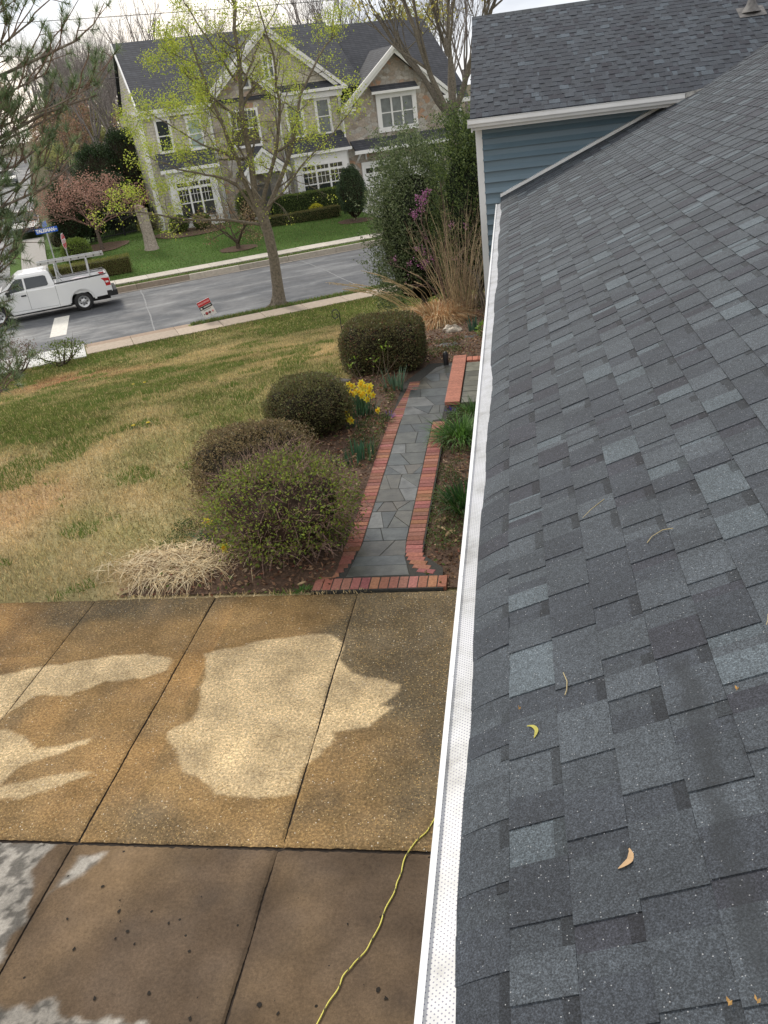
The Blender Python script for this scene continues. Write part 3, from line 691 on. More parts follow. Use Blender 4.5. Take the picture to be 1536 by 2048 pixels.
    for y in np.arange(.9, 13, .6): mb.lathe([(0, .002), (.0035, .0015), (.005, 0)], (ex - .066, y, EAVE_Z - .0135), k=8)
    g = mb.build('main_gutter', WHITE, H, True)
    mb = MB(); n = 60; ys = np.linspace(y0, y1, n + 1); V = []
    for i, y in enumerate(ys):
        w = .0015 * math.sin(y * 3.1) + .001 * math.sin(y * 7.7); z = EAVE_Z - .02
        V += [(ex - .062, y, z + .001 + w), (ex - .055, y, z - .004 + w), (ex - .050, y, z - .003 + w), (ex - .004, y, z + .008 + w), (ex + .014, y, z + .012 + w)]
    mb.add(V, [(5 * i + k, 5 * i + k + 5, 5 * i + k + 6, 5 * i + k + 1) for i in range(n) for k in range(4)])
    go = mb.build('gutter_guard', GUARD, g); go.location = (0, 0, 0)
    for v in go.data.vertices: v.co -= Vector(H.location)
    mb = MB()
    mb.add([(x_, y_, zlow(x_) + z_) for x_ in (EAVE_X, 2.42) for y_, z_ in ((13.83, .012), (13.83, .055), (13.89, .062), (13.89, .012))], [(0, 1, 5, 4), (1, 2, 6, 5), (2, 3, 7, 6), (0, 3, 2, 1), (4, 5, 6, 7)]); mb.build('wall_flashing', WHITE, H, True)
    # vent pipe
    zb = UP_Z0 + (15.7 - UP_Y0) * 5 / 12; vx, vy = 3.78, 15.7
    mb = MB(); mb.lathe([(0, .62), (.05, .62), (.05, .0)], (vx, vy, zb - .05), k=18); mb.lathe([(.085, .27), (.095, .25), (.10, .2), (.062, .19)], (vx, vy, zb + .06), k=18); vp = mb.build('vent_pipe', plain('dark_grey_pipe', (.035, .036, .04), .5, 0), H, True)
    mb = MB(); mb.lathe([(.055, .18), (.07, .12), (.12, .035), (.15, .0)], (vx, vy, zb), k=18)
    mb.add([(vx - .2, vy - .19, zb - .065), (vx + .2, vy - .19, zb - .065), (vx + .2, vy + .15, zb + .08), (vx - .2, vy + .15, zb + .08)], [(0, 1, 2, 3)])
    f = mb.build('pipe_flashing', plain('flashing_grey', (.13, .125, .12), .7, 0, .5, 12), vp)
    for v in f.data.vertices: v.co -= Vector(H.location)
    # black flashing where the roofs meet
    mb = MB(); P = [(2.62, UP_Y0 - .02, UP_Z0 + .012)]
    for k in range(12): x = 2.64 + k * .3; P.append((x, UP_Y0 + (x - 2.64) * 1.0, zlow(x) + .004))
    mb.tube(P, .012, 4); mb.build('valley_line', BLACKM, H, True)
build_house()
# debris lying on the roof
def roofpt(x, y, h=.012): return np.array([x, y, EAVE_Z + (x - EAVE_X) * 5 / 12 + h])
def build_roof_debris():
    def curl(name, label, cat, x, y, ang, L, w, col, bend, mat=None, group=None):
        mb = MB(); n = 9; V = []
        for i in range(n):
            t = i / (n - 1); a = ang + bend * (t - .5); p = roofpt(x, y)
            cx = x + L * (t - .5) * math.cos(ang) - bend * L * .35 * math.sin(ang) * (t - .5) ** 2 * 2; cy = y + L * (t - .5) * math.sin(ang) + bend * L * .35 * math.cos(ang) * (t - .5) ** 2 * 2
            ww = w * (.35 + math.sin(math.pi * min(1, t * 1.05)) ** .7) * (1 if t < .8 else .7); q = roofpt(cx, cy, .008 + .35 * w * abs(math.sin(t * 6)) + .002)
            nx, ny = -math.sin(a), math.cos(a); V += [q + [nx * ww / 2, ny * ww / 2, 0], q - [nx * ww / 2, ny * ww / 2, 0] + np.array([0, 0, w * .3])]
        for k in range(len(V)): V[k] = np.array(V[k]) + 0
        F = [(2 * i, 2 * i + 1, 2 * i + 3, 2 * i + 2) for i in range(n - 1)]; mb.add(V, F, col)
        return tag(mb.build(name, STRAW), label, cat, group)
    return curl
def roof_debris():
    curl = build_roof_debris()
    curl('maple_seed', 'yellow green curled maple seed near the gutter on the dark shingles', 'seed', -.003, 1.735, 1.9, .056, .008, np.array([.50, .46, .12]), 1.6)
    curl('curled_leaf', 'tan curled dry leaf on a dark shingle low in the picture', 'dry leaf', .180, 1.252, 1.0, .050, .010, np.array([.55, .37, .21]), 1.6)
    def needle(pts, lab, w=.0016):
        mb = MB(); P = np.array([roofpt(*p, .012) for p in pts])
        mb.tube(P, w, 4, np.array([.50, .42, .24])); tag(mb.build('pine_needle', STRAW), lab, 'pine needle', 'dry pine needles on the shingles')
    needle([(.199, 2.769), (.235, 2.81), (.285, 2.847)], 'straight pale pine needle lying furthest up the roof')
    needle([(.381, 2.438), (.40, 2.465), (.436, 2.48), (.466, 2.465)], 'long arched pale pine needle right of the straight one')
    needle([(.081, 1.928), (.089, 1.885), (.086, 1.85), (.08, 1.831)], 'short bowed pine needle just above the yellow green seed')
    needle([(.603, 1.885), (.596, 1.86), (.588, 1.845)], 'pine needle at the right edge of the picture')
    for x, y, lab in ((.299, .918, 'tiny amber bud scale at the bottom of the roof'), (.342, .913, 'tiny rust coloured bud scale right of the amber one'), (-.05, 1.836, 'tiny orange bud scale beside the gutter guard'), (.474, 1.649, 'tiny cream bud scale on a shingle edge at right')):
        mb = MB(); P = roofpt(x, y, .011); mb.leaves([P, P + [.002, .003, 0]], .012, np.array([.55, .33, .12]) * (.8 + .4 * R.random()), .6, D=np.array([[.7, .7, .3], [-.2, .9, .4]])); tag(mb.build('bud_scale', STRAW), lab, 'bud scale', 'tiny bud scales on the shingles')
roof_debris()
# ------------------------------------------------------------------ vegetation helpers
def pal(n, cols, p=None, j=.25):
    c = np.array(cols, float)[R.choice(len(cols), n, p=p)]; return c * (1 - j + 2 * j * R.random((n, 1)))
def shell(n, c, rx, ry, h, ex=2.2, rin=.78, lump=.12, ls=2.2, zc=.45, flat=False):
    # points around a lumpy clipped mound; returns points and outward normals
    d = R.normal(size=(n, 3)); d /= np.linalg.norm(d, axis=1, keepdims=True)
    d[:, 2] = np.where(d[:, 2] < -.75, -d[:, 2], d[:, 2])
    q = (np.abs(d[:, 0]) ** ex + np.abs(d[:, 1]) ** ex + np.abs(d[:, 2]) ** ex) ** (-1 / ex)
    l = 1 + lump * 2 * (fbm(d[:, 0] * 2 + d[:, 2] + c[0], d[:, 1] * 2 + c[1] - d[:, 2], ls, 3) - .5)
    r = (rin + (1 - rin) * R.random(n) ** .6) * q * l
    P = d * r[:, None] * np.array([rx, ry, h / 2]) + np.array(c) + np.array([0, 0, h / 2 + .02])
    return P, d
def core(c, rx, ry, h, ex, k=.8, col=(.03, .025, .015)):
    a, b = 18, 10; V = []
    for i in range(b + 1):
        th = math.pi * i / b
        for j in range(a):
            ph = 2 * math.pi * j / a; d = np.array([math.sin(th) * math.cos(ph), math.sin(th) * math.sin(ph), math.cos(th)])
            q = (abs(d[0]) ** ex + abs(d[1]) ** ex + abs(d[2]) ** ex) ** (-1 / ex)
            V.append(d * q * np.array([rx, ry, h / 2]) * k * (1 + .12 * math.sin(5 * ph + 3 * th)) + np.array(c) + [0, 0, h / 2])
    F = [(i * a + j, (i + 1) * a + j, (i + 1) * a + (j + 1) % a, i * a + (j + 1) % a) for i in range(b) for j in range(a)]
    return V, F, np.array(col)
def shrub(name, label, c, rx, ry, h, n, size, cols, p=None, ex=2.2, twigs=60, twcol=(.13, .09, .06), lump=.12, rin=.78, ck=.8, asp=.55, up=.2, cat='shrub', group=None, ls=2.2, tr=.004, corecol=(.03, .025, .015)):
    c = (c[0], c[1], float(gz(c[0], c[1])) if len(c) < 3 else c[2]); root = thing(name, label, cat, c, group)
    mb = MB(); P, N = shell(n, c, rx, ry, h, ex, rin, lump, ls); mb.leaves(P, size * (.6 + .8 * R.random(n)), pal(n, cols, p), asp, up, N)
    mb.build('foliage', LEAF, root, True)
    mb = MB()
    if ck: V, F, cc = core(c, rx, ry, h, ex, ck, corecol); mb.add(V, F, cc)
    for k in range(twigs):
        P, N = shell(1, c, rx, ry, h, ex, .85, lump, ls); e = P[0] * 1.0; b = np.array(c) + [R.normal() * .1 * rx, R.normal() * .1 * ry, 0]
        e = np.array(c) + (e - np.array(c)) * (1 + .05 * R.random()); mid = (b + e) / 2 + R.normal(size=3) * .12 * h * .5
        mb.tube([b, b * .6 + mid * .4, mid, mid * .4 + e * .6 + R.normal(size=3) * .02, e], np.array([3.5, 3, 2, 1.3, .7]) * tr, 4, np.array(twcol) * (.6 + .8 * R.random()))
    if mb.V: mb.build('branches', BARK, root, True)
    return root
OLIVE = [(.105, .105, .038), (.15, .145, .055), (.20, .18, .075), (.18, .09, .05), (.23, .26, .09)]
def garden():
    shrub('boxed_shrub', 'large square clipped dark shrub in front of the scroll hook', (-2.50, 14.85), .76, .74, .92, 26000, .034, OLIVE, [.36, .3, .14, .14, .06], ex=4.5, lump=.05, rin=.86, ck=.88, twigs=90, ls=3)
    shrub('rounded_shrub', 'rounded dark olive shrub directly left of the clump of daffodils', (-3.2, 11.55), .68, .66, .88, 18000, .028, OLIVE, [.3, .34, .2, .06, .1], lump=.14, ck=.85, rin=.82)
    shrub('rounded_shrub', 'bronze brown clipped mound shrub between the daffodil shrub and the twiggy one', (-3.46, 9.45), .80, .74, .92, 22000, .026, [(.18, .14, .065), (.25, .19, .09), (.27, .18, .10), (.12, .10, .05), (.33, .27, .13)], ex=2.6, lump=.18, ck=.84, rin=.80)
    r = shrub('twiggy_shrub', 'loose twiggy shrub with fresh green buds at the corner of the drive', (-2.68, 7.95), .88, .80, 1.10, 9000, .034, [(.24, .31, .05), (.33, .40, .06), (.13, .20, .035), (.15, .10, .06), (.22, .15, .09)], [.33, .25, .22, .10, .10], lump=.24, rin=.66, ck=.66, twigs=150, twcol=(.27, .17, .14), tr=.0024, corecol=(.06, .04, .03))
    c = np.array([-2.68, 7.95, 0]); mb = MB()
    for k in range(1500):      # fine outer twigs
        P, N = shell(1, c, .90, .82, 1.12, 2.2, .66, .24); d = N[0] + R.normal(size=3) * .7; d /= np.linalg.norm(d); L_ = .08 + .16 * R.random()
        a = P[0]; mb.tube([a, a + d * L_ * .5 + R.normal(size=3) * .012, a + d * L_], [.0030, .0024, .0012], 3, np.array([.28, .185, .15]) * (.6 + .9 * R.random()), cap=False)
    mb.build('twigs', BARK, r, True)
    # ornamental grass cut-back straw by the drive
    r = thing('straw_clump', 'flattened pile of pale dead ornamental grass at the drive edge', 'dead grass', (-4.05, 7.5, 0)); mb = MB()
    n = 2300; a = R.random(n) * 6.28; q = R.random(n) ** .6 * .56; P = np.c_[-3.95 + q * np.cos(a) * 1.1, 7.62 + q * np.sin(a) * .75, .015 + .10 * fbm(q * np.cos(a) * 1.1 + 3, q * np.sin(a), 5, 3) + .04 * R.random(n)]
    P[:, 1] = np.maximum(P[:, 1], 6.94); P[:, 0] += .25 * (R.random(n) < .2) * R.normal(size=n); b = R.random(n) * 6.283; D = np.c_[np.cos(b), np.sin(b), .08 + .35 * R.random(n) * (R.random(n) < .3)]
    mb.arcs(P, D, .12 + .30 * R.random(n), .0075, pal(n, [(.72, .58, .35), (.85, .72, .48), (.50, .36, .20), (.26, .17, .10)], [.38, .32, .18, .12]), .45); mb.build('dry_blades', STRAW, r, True)
    mb = MB(); V, F, cc = core((-3.95, 7.62, -.08), .42, .3, .16, 2, .95, (.20, .14, .08)); mb.add(V, F, cc); mb.build('crown', STRAW, r, True)
    # daffodils
    def strap(name, label, c, n, L, w, cols, rad_=.18, lean=.5, droop=.3, cat='plant', group=None, flowers=None):
        z = float(gz(c[0], c[1])) + .03; root = thing(name, label, cat, (c[0], c[1], z), group); mb = MB()
        a = R.random(n) * 6.28; q = R.random(n) ** .6 * rad_; P = np.c_[c[0] + q * np.cos(a), c[1] + q * np.sin(a), np.full(n, z - .01)]
        D = np.c_[np.cos(a) * lean * q / rad_ + R.normal(size=n) * .12, np.sin(a) * lean * q / rad_ + R.normal(size=n) * .12, np.ones(n)]
        mb.arcs(P, D, L * (.6 + .5 * R.random(n)), w, pal(n, cols), droop * (.3 + R.random(n))); mb.build('leaves', LEAF, root, True)
        if flowers:
            for fx, fy, fz in flowers: daffodil(root, np.array([c[0] + fx, c[1] + fy, z + fz]), np.array([c[0] + fx * .4, c[1] + fy * .4, z]))
        return root
    def daffodil(root, p, b):
        mb = MB(); mb.tube([b, b * .4 + p * .6 + [0, 0, .02], p], [.004, .0035, .003], 4, np.array([.10, .18, .06])); st = mb.build('flower_stem', LEAF, root, True)
        mb = MB(); f = np.array([R.normal() * .5, -.8, .25 + .3 * R.random()]); f /= np.linalg.norm(f); u = np.cross(f, [0, 0, 1.]); u /= np.linalg.norm(u); w = np.cross(u, f)
        for k in range(6):
            an = k * math.pi / 3; d = u * math.cos(an) + w * math.sin(an); t = -u * math.sin(an) + w * math.cos(an); s_ = .066
            mb.add([p, p + d * s_ * .5 + t * s_ * .3, p + d * s_ - f * .004, p + d * s_ * .5 - t * s_ * .3], [(0, 1, 2, 3)], np.array([.90, .78, .07]) * (.85 + .2 * R.random()))
        k = 8; an = np.arange(k) * 6.283 / k; rg = [(0.013, 0), (.016, .022), (.025, .036)]; V = []
        for r_, h_ in rg: V += [p + f * h_ + (u * math.cos(x) + w * math.sin(x)) * r_ for x in an]
        mb.add(V, [(i * k + j, i * k + (j + 1) % k, (i + 1) * k + (j + 1) % k, (i + 1) * k + j) for i in (0, 1) for j in range(k)], np.array([.82, .50, .02])); o = mb.build('bloom', LEAF, st)
        for v in o.data.vertices: v.co -= Vector(root.location)
    GB = [(.07, .15, .085), (.09, .19, .10), (.05, .11, .06)]; GG = [(.09, .20, .035), (.13, .26, .05), (.055, .12, .03)]
    fl = [(-.27, -.06, .36), (-.17, .12, .47), (-.08, -.06, .37), (.03, .14, .48), (.05, -.05, .33), (.17, .1, .43), (-.30, .05, .40), (-.24, .0, .42), (-.2, .08, .43), (-.14, -.02, .38), (-.10, .06, .46), (-.04, .0, .40), (.0, .05, .36), (.02, .1, .45), (.07, -.02, .36), (.10, .06, .44), (.15, .0, .37), (.19, .04, .42), (.13, -.08, .28), (.22, -.05, .33), (.06, .1, .41)]
    strap('daffodil_clump', 'tall clump of yellow daffodils in full bloom between two dark shrubs', (-2.52, 12.15), 130, .42, .017, GB, .22, .5, .2, 'daffodils', None, fl)
    strap('daffodil_clump', 'small daffodil clump with three low blooms against the rounded olive shrub', (-2.52, 11.55), 34, .28, .014, GB, .12, .6, .3, 'daffodils', None, [(-.1, -.02, .27), (-.07, -.1, .22), (-.03, -.12, .18)])
    strap('daffodil_clump', 'single daffodil bloom on dark leaves left of the twiggy shrub', (-3.72, 8.2), 60, .3, .013, GB, .16, .9, .5, 'daffodils', None, [(.02, -.05, .27)])
    strap('daffodil_clump', 'short daffodil with one cream bloom at the foot of the twiggy shrub', (-3.38, 7.72), 24, .2, .012, GG, .1, .9, .5, 'daffodils', None, [(.02, -.03, .17)])
    strap('daffodil_clump', 'low green tuft with one yellow bloom beside the brick edging', (-2.15, 11.75), 60, .2, .012, GG, .16, .9, .6, 'daffodils', None, [(-.03, 0, .2)])
    strap('iris_clump', 'fan of blue green iris leaves at the near side of the boxed shrub', (-2.12, 13.25), 34, .42, .035, [(.09, .16, .10), (.12, .2, .12)], .16, .45, .03, 'iris', 'iris clumps in the bed')
    strap('iris_clump', 'row of blue green iris leaves beside the middle of the brick edging', (-2.28, 10.35), 46, .32, .032, [(.06, .14, .08), (.09, .19, .10)], .24, .2, .03, 'iris', 'iris clumps in the bed')
    strap('iris_clump', 'small iris fan against the foot of the rounded olive shrub', (-2.62, 10.2), 12, .24, .026, [(.05, .12, .06)], .1, .3, .05, 'iris', 'iris clumps in the bed')
    strap('iris_clump', 'iris leaves near the pale rock by the house corner', (-.95, 17.3), 24, .38, .035, [(.07, .14, .09)], .14, .4, .04, 'iris', 'iris clumps in the bed')
    strap('liriope_clump', 'large glossy strappy green clump beside the brick step', (-.88, 11.0), 520, .52, .014, GG, .30, 1.1, .75, 'grassy plant', 'strappy green clumps under the gutter')
    strap('liriope_clump', 'strappy green clump tucked behind the brick step corner', (-.72, 11.85), 300, .42, .013, GG, .24, 1.2, .8, 'grassy plant', 'strappy green clumps under the gutter')
    strap('liriope_clump', 'upright dark green clump close to the gutter halfway down the path', (-.72, 8.75), 300, .52, .014, [(.04, .11, .022), (.06, .14, .03), (.03, .07, .02)], .24, .8, .55, 'grassy plant', 'strappy green clumps under the gutter')
    strap('weed_tuft', 'small green weed growing where the bed meets the drive', (-2.33, 7.02), 50, .09, .012, GG, .07, 1.6, .5, 'weed')
    strap('violet_clump', 'tiny purple flowered tuft at the foot of the brick step', (-1.08, 12.02), 30, .12, .02, [(.12, .08, .35), (.05, .09, .03)], .07, .9, .3, 'flowers')
    strap('violet_clump', 'small violet flowers beside the single low yellow bloom', (-2.05, 11.95), 20, .13, .02, [(.16, .10, .42), (.05, .1, .03)], .06, .9, .3, 'flowers')
    shrub('leafy_sprout', 'bright yellow green leafy sprout beside the gutter by the rock', (-.62, 16.6), .25, .25, .3, 260, .06, [(.22, .34, .04), (.13, .24, .03)], ck=0, twigs=8, cat='plant')
    # thin budding twigs in front of the boxed shrub
    r = thing('budding_sapling', 'bare thin stems with a few bright buds in front of the boxed shrub', 'sapling', (-2.35, 13.2, 0)); mb = MB(); lf = MB()
    for k in range(9):
        b = np.array([-2.4 + .25 * R.normal(), 13.15 + .1 * R.normal(), 0]); d = np.array([R.normal() * .35, R.normal() * .2, 1.]); L_ = .45 + .3 * R.random()
        P = [b, b + d * L_ * .5, b + d * L_ + R.normal(size=3) * .05]; mb.tube(P, [.007, .005, .002], 4, np.array([.24, .18, .13]))
        if k < 5: q = P[2] + R.normal(size=(9, 3)) * .05; lf.leaves(q, .05, pal(9, [(.25, .36, .04), (.15, .26, .03)]), .6)
    mb.build('stems', BARK, r, True); lf.build('leaves', LEAF, r, True)
    # rock and dark stones
    def rock(lab, c, s, col):
        mb = MB(); V, F, cc = core((0, 0, -s[2] / 2), s[0], s[1], s[2], 2.6, 1, col); V = np.array(V); V += .18 * s[2] * (np.stack([fbm(V[:, 0] + i, V[:, 1] + V[:, 2], 9, 2) for i in range(3)], 1) - .5) * 3
        mb.add(V, F, cc); o = mb.build('garden_rock', STONE); o.location = (c[0], c[1], float(gz(*c)) + s[2] * .35); tag(o, lab, 'rock')
    rock('pale cream rock half bedded in the mulch near the ornamental grass', (-1.42, 17.6), (.19, .14, .2), (.52, .45, .36))
    rock('dark flat stone on the mulch below the pale rock', (-.95, 16.55), (.2, .13, .08), (.10, .10, .10))
    rock('long dark edging stone at the lawn side of the boxed shrub', (-3.35, 14.05), (.34, .08, .1), (.09, .08, .07))
    rock('dark stone half hidden under the boxed shrub', (-1.35, 15.95), (.28, .13, .1), (.10, .095, .085))
    mb = MB(); mb.lathe([(0, .26), (.035, .25), (.05, .2), (.045, .0)], (0, 0, 0), k=12); o = mb.build('path_lamp', BLACKM); o.location = (-1.33, 14.45, .02); tag(o, 'small black path lamp by the far end of the brick capping', 'garden lamp')
    # big tan leaves by the path
    for i, (x, y, lab) in enumerate([(-.99, 8.42, 'pale folded leaf nearest the upright dark clump'), (-.98, 8.22, 'flat tan leaf second from the dark clump'), (-.86, 8.10, 'tan leaf touching the low weeds'), (-.8, 7.9, 'small cream leaf near the brick corner'), (-.72, 7.55, 'pinkish leaf closest to the gutter'), (-2.36, 7.12, 'orange tan leaf at the edge of the drive by the weed'), (-.72, 9.6, 'cream leaf between the two strappy clumps')]):
        mb = MB(); L_ = .16 if i < 3 else .09; an = R.random() * 3; u = np.array([math.cos(an), math.sin(an), .1]); w = np.array([-math.sin(an), math.cos(an), .0]); p = np.array([x, y, .05])
        V = []; m_ = 6
        for k in range(m_ + 1):
            t = k / m_; wd = .38 * L_ * math.sin(math.pi * (.08 + .84 * t)); V += [p + u * L_ * (t - .5) + w * wd / 2 + [0, 0, .018], p + u * L_ * (t - .5), p + u * L_ * (t - .5) - w * wd / 2 + [0, 0, .012]]
        mb.add(V, [(3 * k + q, 3 * k + q + 1, 3 * k + q + 4, 3 * k + q + 3) for k in range(m_) for q in (0, 1)], np.array([.60, .44, .26]) * (.8 + .3 * R.random())); tag(mb.build('fallen_leaf', STRAW), lab, 'fallen leaf', 'large fallen leaves by the path')
    # shepherd hook
    r = np.array([-3.22, 14.75, -.1]); mb = MB(); top = r + [0, 0, 1.12]
    def scroll(c, r0, s_, turns=1.35, n=26, sx=1):
        P = []
        for k in range(n): a = math.pi / 2 + 0 + s_ * k / n * turns * 6.283; q = r0 * (1 - .6 * k / n); P.append(c + np.array([sx * q * math.cos(a), .0, q * math.sin(a)]))
        return P
    mb.tube([r, r + [0, 0, .75], top + [-.0, 0, -.08]], .008, 6)
    hook = [top + np.array([0, 0, -.08]), top + np.array([-.005, 0, .0])] + [top + np.array([-.07 + .07 * math.cos(a), 0, .02 + .085 * math.sin(a)]) for a in np.linspace(0, 4.6, 18)] + [top + np.array([-.062 + .03 * math.cos(a), 0, -.01 + .035 * math.sin(a)]) for a in np.linspace(4.4, 8.2, 10)]
    mb.tube(hook, .0085, 6)
    mb.tube([top + np.array([0, 0, -.42])] + [top + np.array([.045 - .045 * math.cos(a), 0, -.27 + .07 * math.sin(a)]) for a in np.linspace(-.6, 4.0, 16)] + [top + np.array([.055 + .02 * math.cos(a), 0, -.26 + .03 * math.sin(a)]) for a in np.linspace(-2, 2.4, 8)], .0075, 6)
    tag(mb.build('shepherd_hook', BLACKM), 'black scrolled iron garden hook standing behind the boxed shrub', 'garden hook')
garden()
# extension cord on the drive
def cord():
    pts = np.array([(-.42, 5.2), (-.55, 4.7), (-.7, 4.2), (-.74, 4.03), (-.80, 3.93), (-.88, 3.80), (-.92, 3.62), (-.93, 3.5), (-.985, 3.30), (-1.04, 3.12), (-1.10, 3.0), (-1.16, 2.93), (-1.20, 2.80), (-1.26, 2.64), (-1.3, 2.4), (-1.34, 2.1)])
    t = np.linspace(0, len(pts) - 1, 260); i = np.minimum(t.astype(int), len(pts) - 2); f = (t - i)[:, None]; P = pts[i] * (1 - f) + pts[i + 1] * f
    k = np.ones(11) / 11; P = np.stack([np.convolve(np.pad(P[:, q], 5, 'edge'), k, 'valid') for q in (0, 1)], 1)
    P[:, 0] += .004 * np.sin(t * 5.5) + .005 * np.sin(t * 2.3); P = np.c_[P, np.full(len(P), .009)]
    mb = MB(); kk = 8; cols = []
    for s in range(len(P) - 1):
        for j in range(kk): cols.append((.03, .03, .03) if (s + j * 1.6) % 16 < 1.8 else (.74, .66, .12))
    mb.tube(P, .0046, kk, np.array(cols)); tag(mb.build('extension_cord', colored('cord_rubber', .45, .92, 1.08, 20, .5)), 'yellow and black extension cord trailing across the drive', 'cord')
cord()
# ------------------------------------------------------------------ lawns, litter (uncountable ground cover)
def lawn():
    n = 330000; t = R.uniform(-7, 13, n * 2); v = R.uniform(6, 27.98, n * 2)
    x, y = xy(t, v); k = (~inpoly(x, y, BED)) & ((y > 6.94 + .05 * vn(x, y, 6)) | (x < -9)) & (x > -21) & (x < -1.6) & (y < 26 + 6); k &= R.random(n * 2) < np.clip(16 / np.hypot(x, y), .3, 1); x, y = x[k], y[k]
    d = dry_amount(x, y); c = lawn_col(x, y); m = len(x)
    clump = fbm(x, y, 2.6, 3); L_ = .028 + .05 * clump * (1 - .6 * d) + .02 * R.random(m)
    c = c * (.55 + .95 * R.random((m, 1))) * (.7 + .65 * clump[:, None]); s_ = (R.random(m) < .12 + .25 * d)[:, None]; c = np.where(s_, np.array([.62, .48, .25]) * (.7 + .5 * R.random((m, 1))), c)
    tuft = (fbm(x + 50, y, 1.3, 3) > .66); c = np.where(tuft[:, None] & ~s_, np.array([.15, .205, .05]), c); L_ = L_ * np.where(tuft, 1.5, 1)
    mb = MB(); mb.blades(np.c_[x, y, gz(x, y) + .01], L_, .011 + .0005 * np.hypot(x, y), c * 1.15, 1.5); tag(mb.build('lawn_grass', STRAW), kind='stuff')
    # dark fine grass of the far lawn and the verges
    mb = MB()
    for (t0, t1, v0, v1, n, col, L0) in ((-1.0, 26, 42.05, 53, 60000, (.11, .185, .045), .05), (-2, 26, 40.15, 40.85, 9000, (.12, .17, .05), .05), (3.4, 15, 29.0, 29.45, 9000, (.12, .19, .045), .09), (-7, 13, 27.2, 27.98, 9000, (.16, .22, .05), .07)):
        t = R.uniform(t0, t1, n); v = R.uniform(v0, v1, n); x, y = xy(t, v)
        f = fbm(x, y, .6, 3); c = np.array(col) * (.6 + .8 * R.random((n, 1))) * (.6 + .8 * f[:, None]); dd = (R.random(n) < (.06 if v0 > 41 else .25))[:, None]; c = np.where(dd, np.array([.24, .19, .09]), c)
        z = gz(x, y); z = np.where((v > 29) & (v < 29.5), -1.83, z); z = np.where((v > 40.1) & (v < 40.9), -1.88, z)
        mb.blades(np.c_[x, y, z], L0 * (.5 + R.random(n)), .03, c * 1.15, 1.0)
    tag(mb.build('verge_grass', STRAW), kind='stuff')
    # lifted soil of the verge
    mb = MB(); mb.prism([xy(3.4, 29.0), xy(16, 29.0), xy(16, 29.47), xy(3.4, 29.47)], -2.0, -1.81, np.array([.07, .10, .03])); tag(mb.build('verge', LEAF), kind='structure')
    n = 34000; x = R.uniform(-4.8, .2, n); y = R.uniform(7.05, 26, n)
    k = inpoly(x, y, BED) & (R.random(n) < np.where(y < 17, 1, .5)) & ~((x > -2.05) & (x < -1.1) & (y < 14.6)); x, y = x[k], y[k]; m = len(x)
    z = gz(x, y) - .015 + .07 * ss(0, .4, polydist(x, y, BED)) + .04 * fbm(x, y, 2.2, 3); z = np.where((y < 14.6) & (x > -2.05), .0, z) + .012 * R.random(m); z = np.where(y < 7.1, .01, z)
    mb = MB(); D = R.normal(size=(m, 3)); D[:, 2] *= .3; c = pal(m, [(.26, .15, .09), (.36, .23, .14), (.14, .08, .05), (.50, .36, .24), (.24, .10, .065), (.14, .19, .05)], [.28, .22, .2, .1, .1, .1], .3)
    mb.leaves(np.c_[x, y, z], .04 + .03 * R.random(m), c, .5, D=D); tag(mb.build('leaf_litter', STRAW), kind='stuff')
    # low ground cover creeping beside the path
    mb = MB()
    for x0, x1, y0, y1, n in ((-2.5, -2.05, 7.9, 12.9, 5200), (-1.13, -.7, 7.7, 12.0, 4200), (-2.6, -2.1, 12, 13.5, 900), (-4.3, -3.2, 7.9, 8.7, 1800), (-2.0, -1.1, 15.2, 16.6, 2200)):
        x = R.uniform(x0, x1, n); y = R.uniform(y0, y1, n); k = fbm(x, y, 2.4, 3) > .44; x, y = x[k], y[k]; m = len(x)
        mb.leaves(np.c_[x, y, gz(x, y) + .05 + .05 * R.random(m)], .028, pal(m, [(.09, .14, .035), (.13, .17, .05), (.15, .13, .06), (.07, .10, .03)]), .6, .8)
    tag(mb.build('creeping_ground_cover', LEAF), kind='stuff')
lawn()
def dandelions():
    for x, y, lab in ((-8.8, 17.23, 'yellow dandelion, left one of the pair further up the lawn'), (-8.52, 17.24, 'yellow dandelion, right one of the pair further up the lawn'), (-6.53, 12.41, 'yellow dandelion, left one of the pair nearer the drive'), (-6.3, 12.5, 'yellow dandelion over a dark tuft, right one of the nearer pair')):
        z = float(gz(x, y)); r = thing('dandelion', lab, 'dandelion', (x, y, z), 'dandelions in the lawn'); mb = MB(); mb.lathe([(0, .075), (.03, .07), (.036, .06), (.01, .05)], (x, y, z), k=10, col=np.array([.75, .58, .03])); mb.build('bloom', LEAF, r, True)
        mb = MB(); P = np.tile([x, y, z], (14, 1)) + R.normal(size=(14, 3)) * [.03, .03, 0]; mb.arcs(P, np.c_[R.normal(size=(14, 2)), np.ones(14)], .12, .02, np.array([.06, .12, .03]), .5); mb.build('leaves', LEAF, r, True)
dandelions()
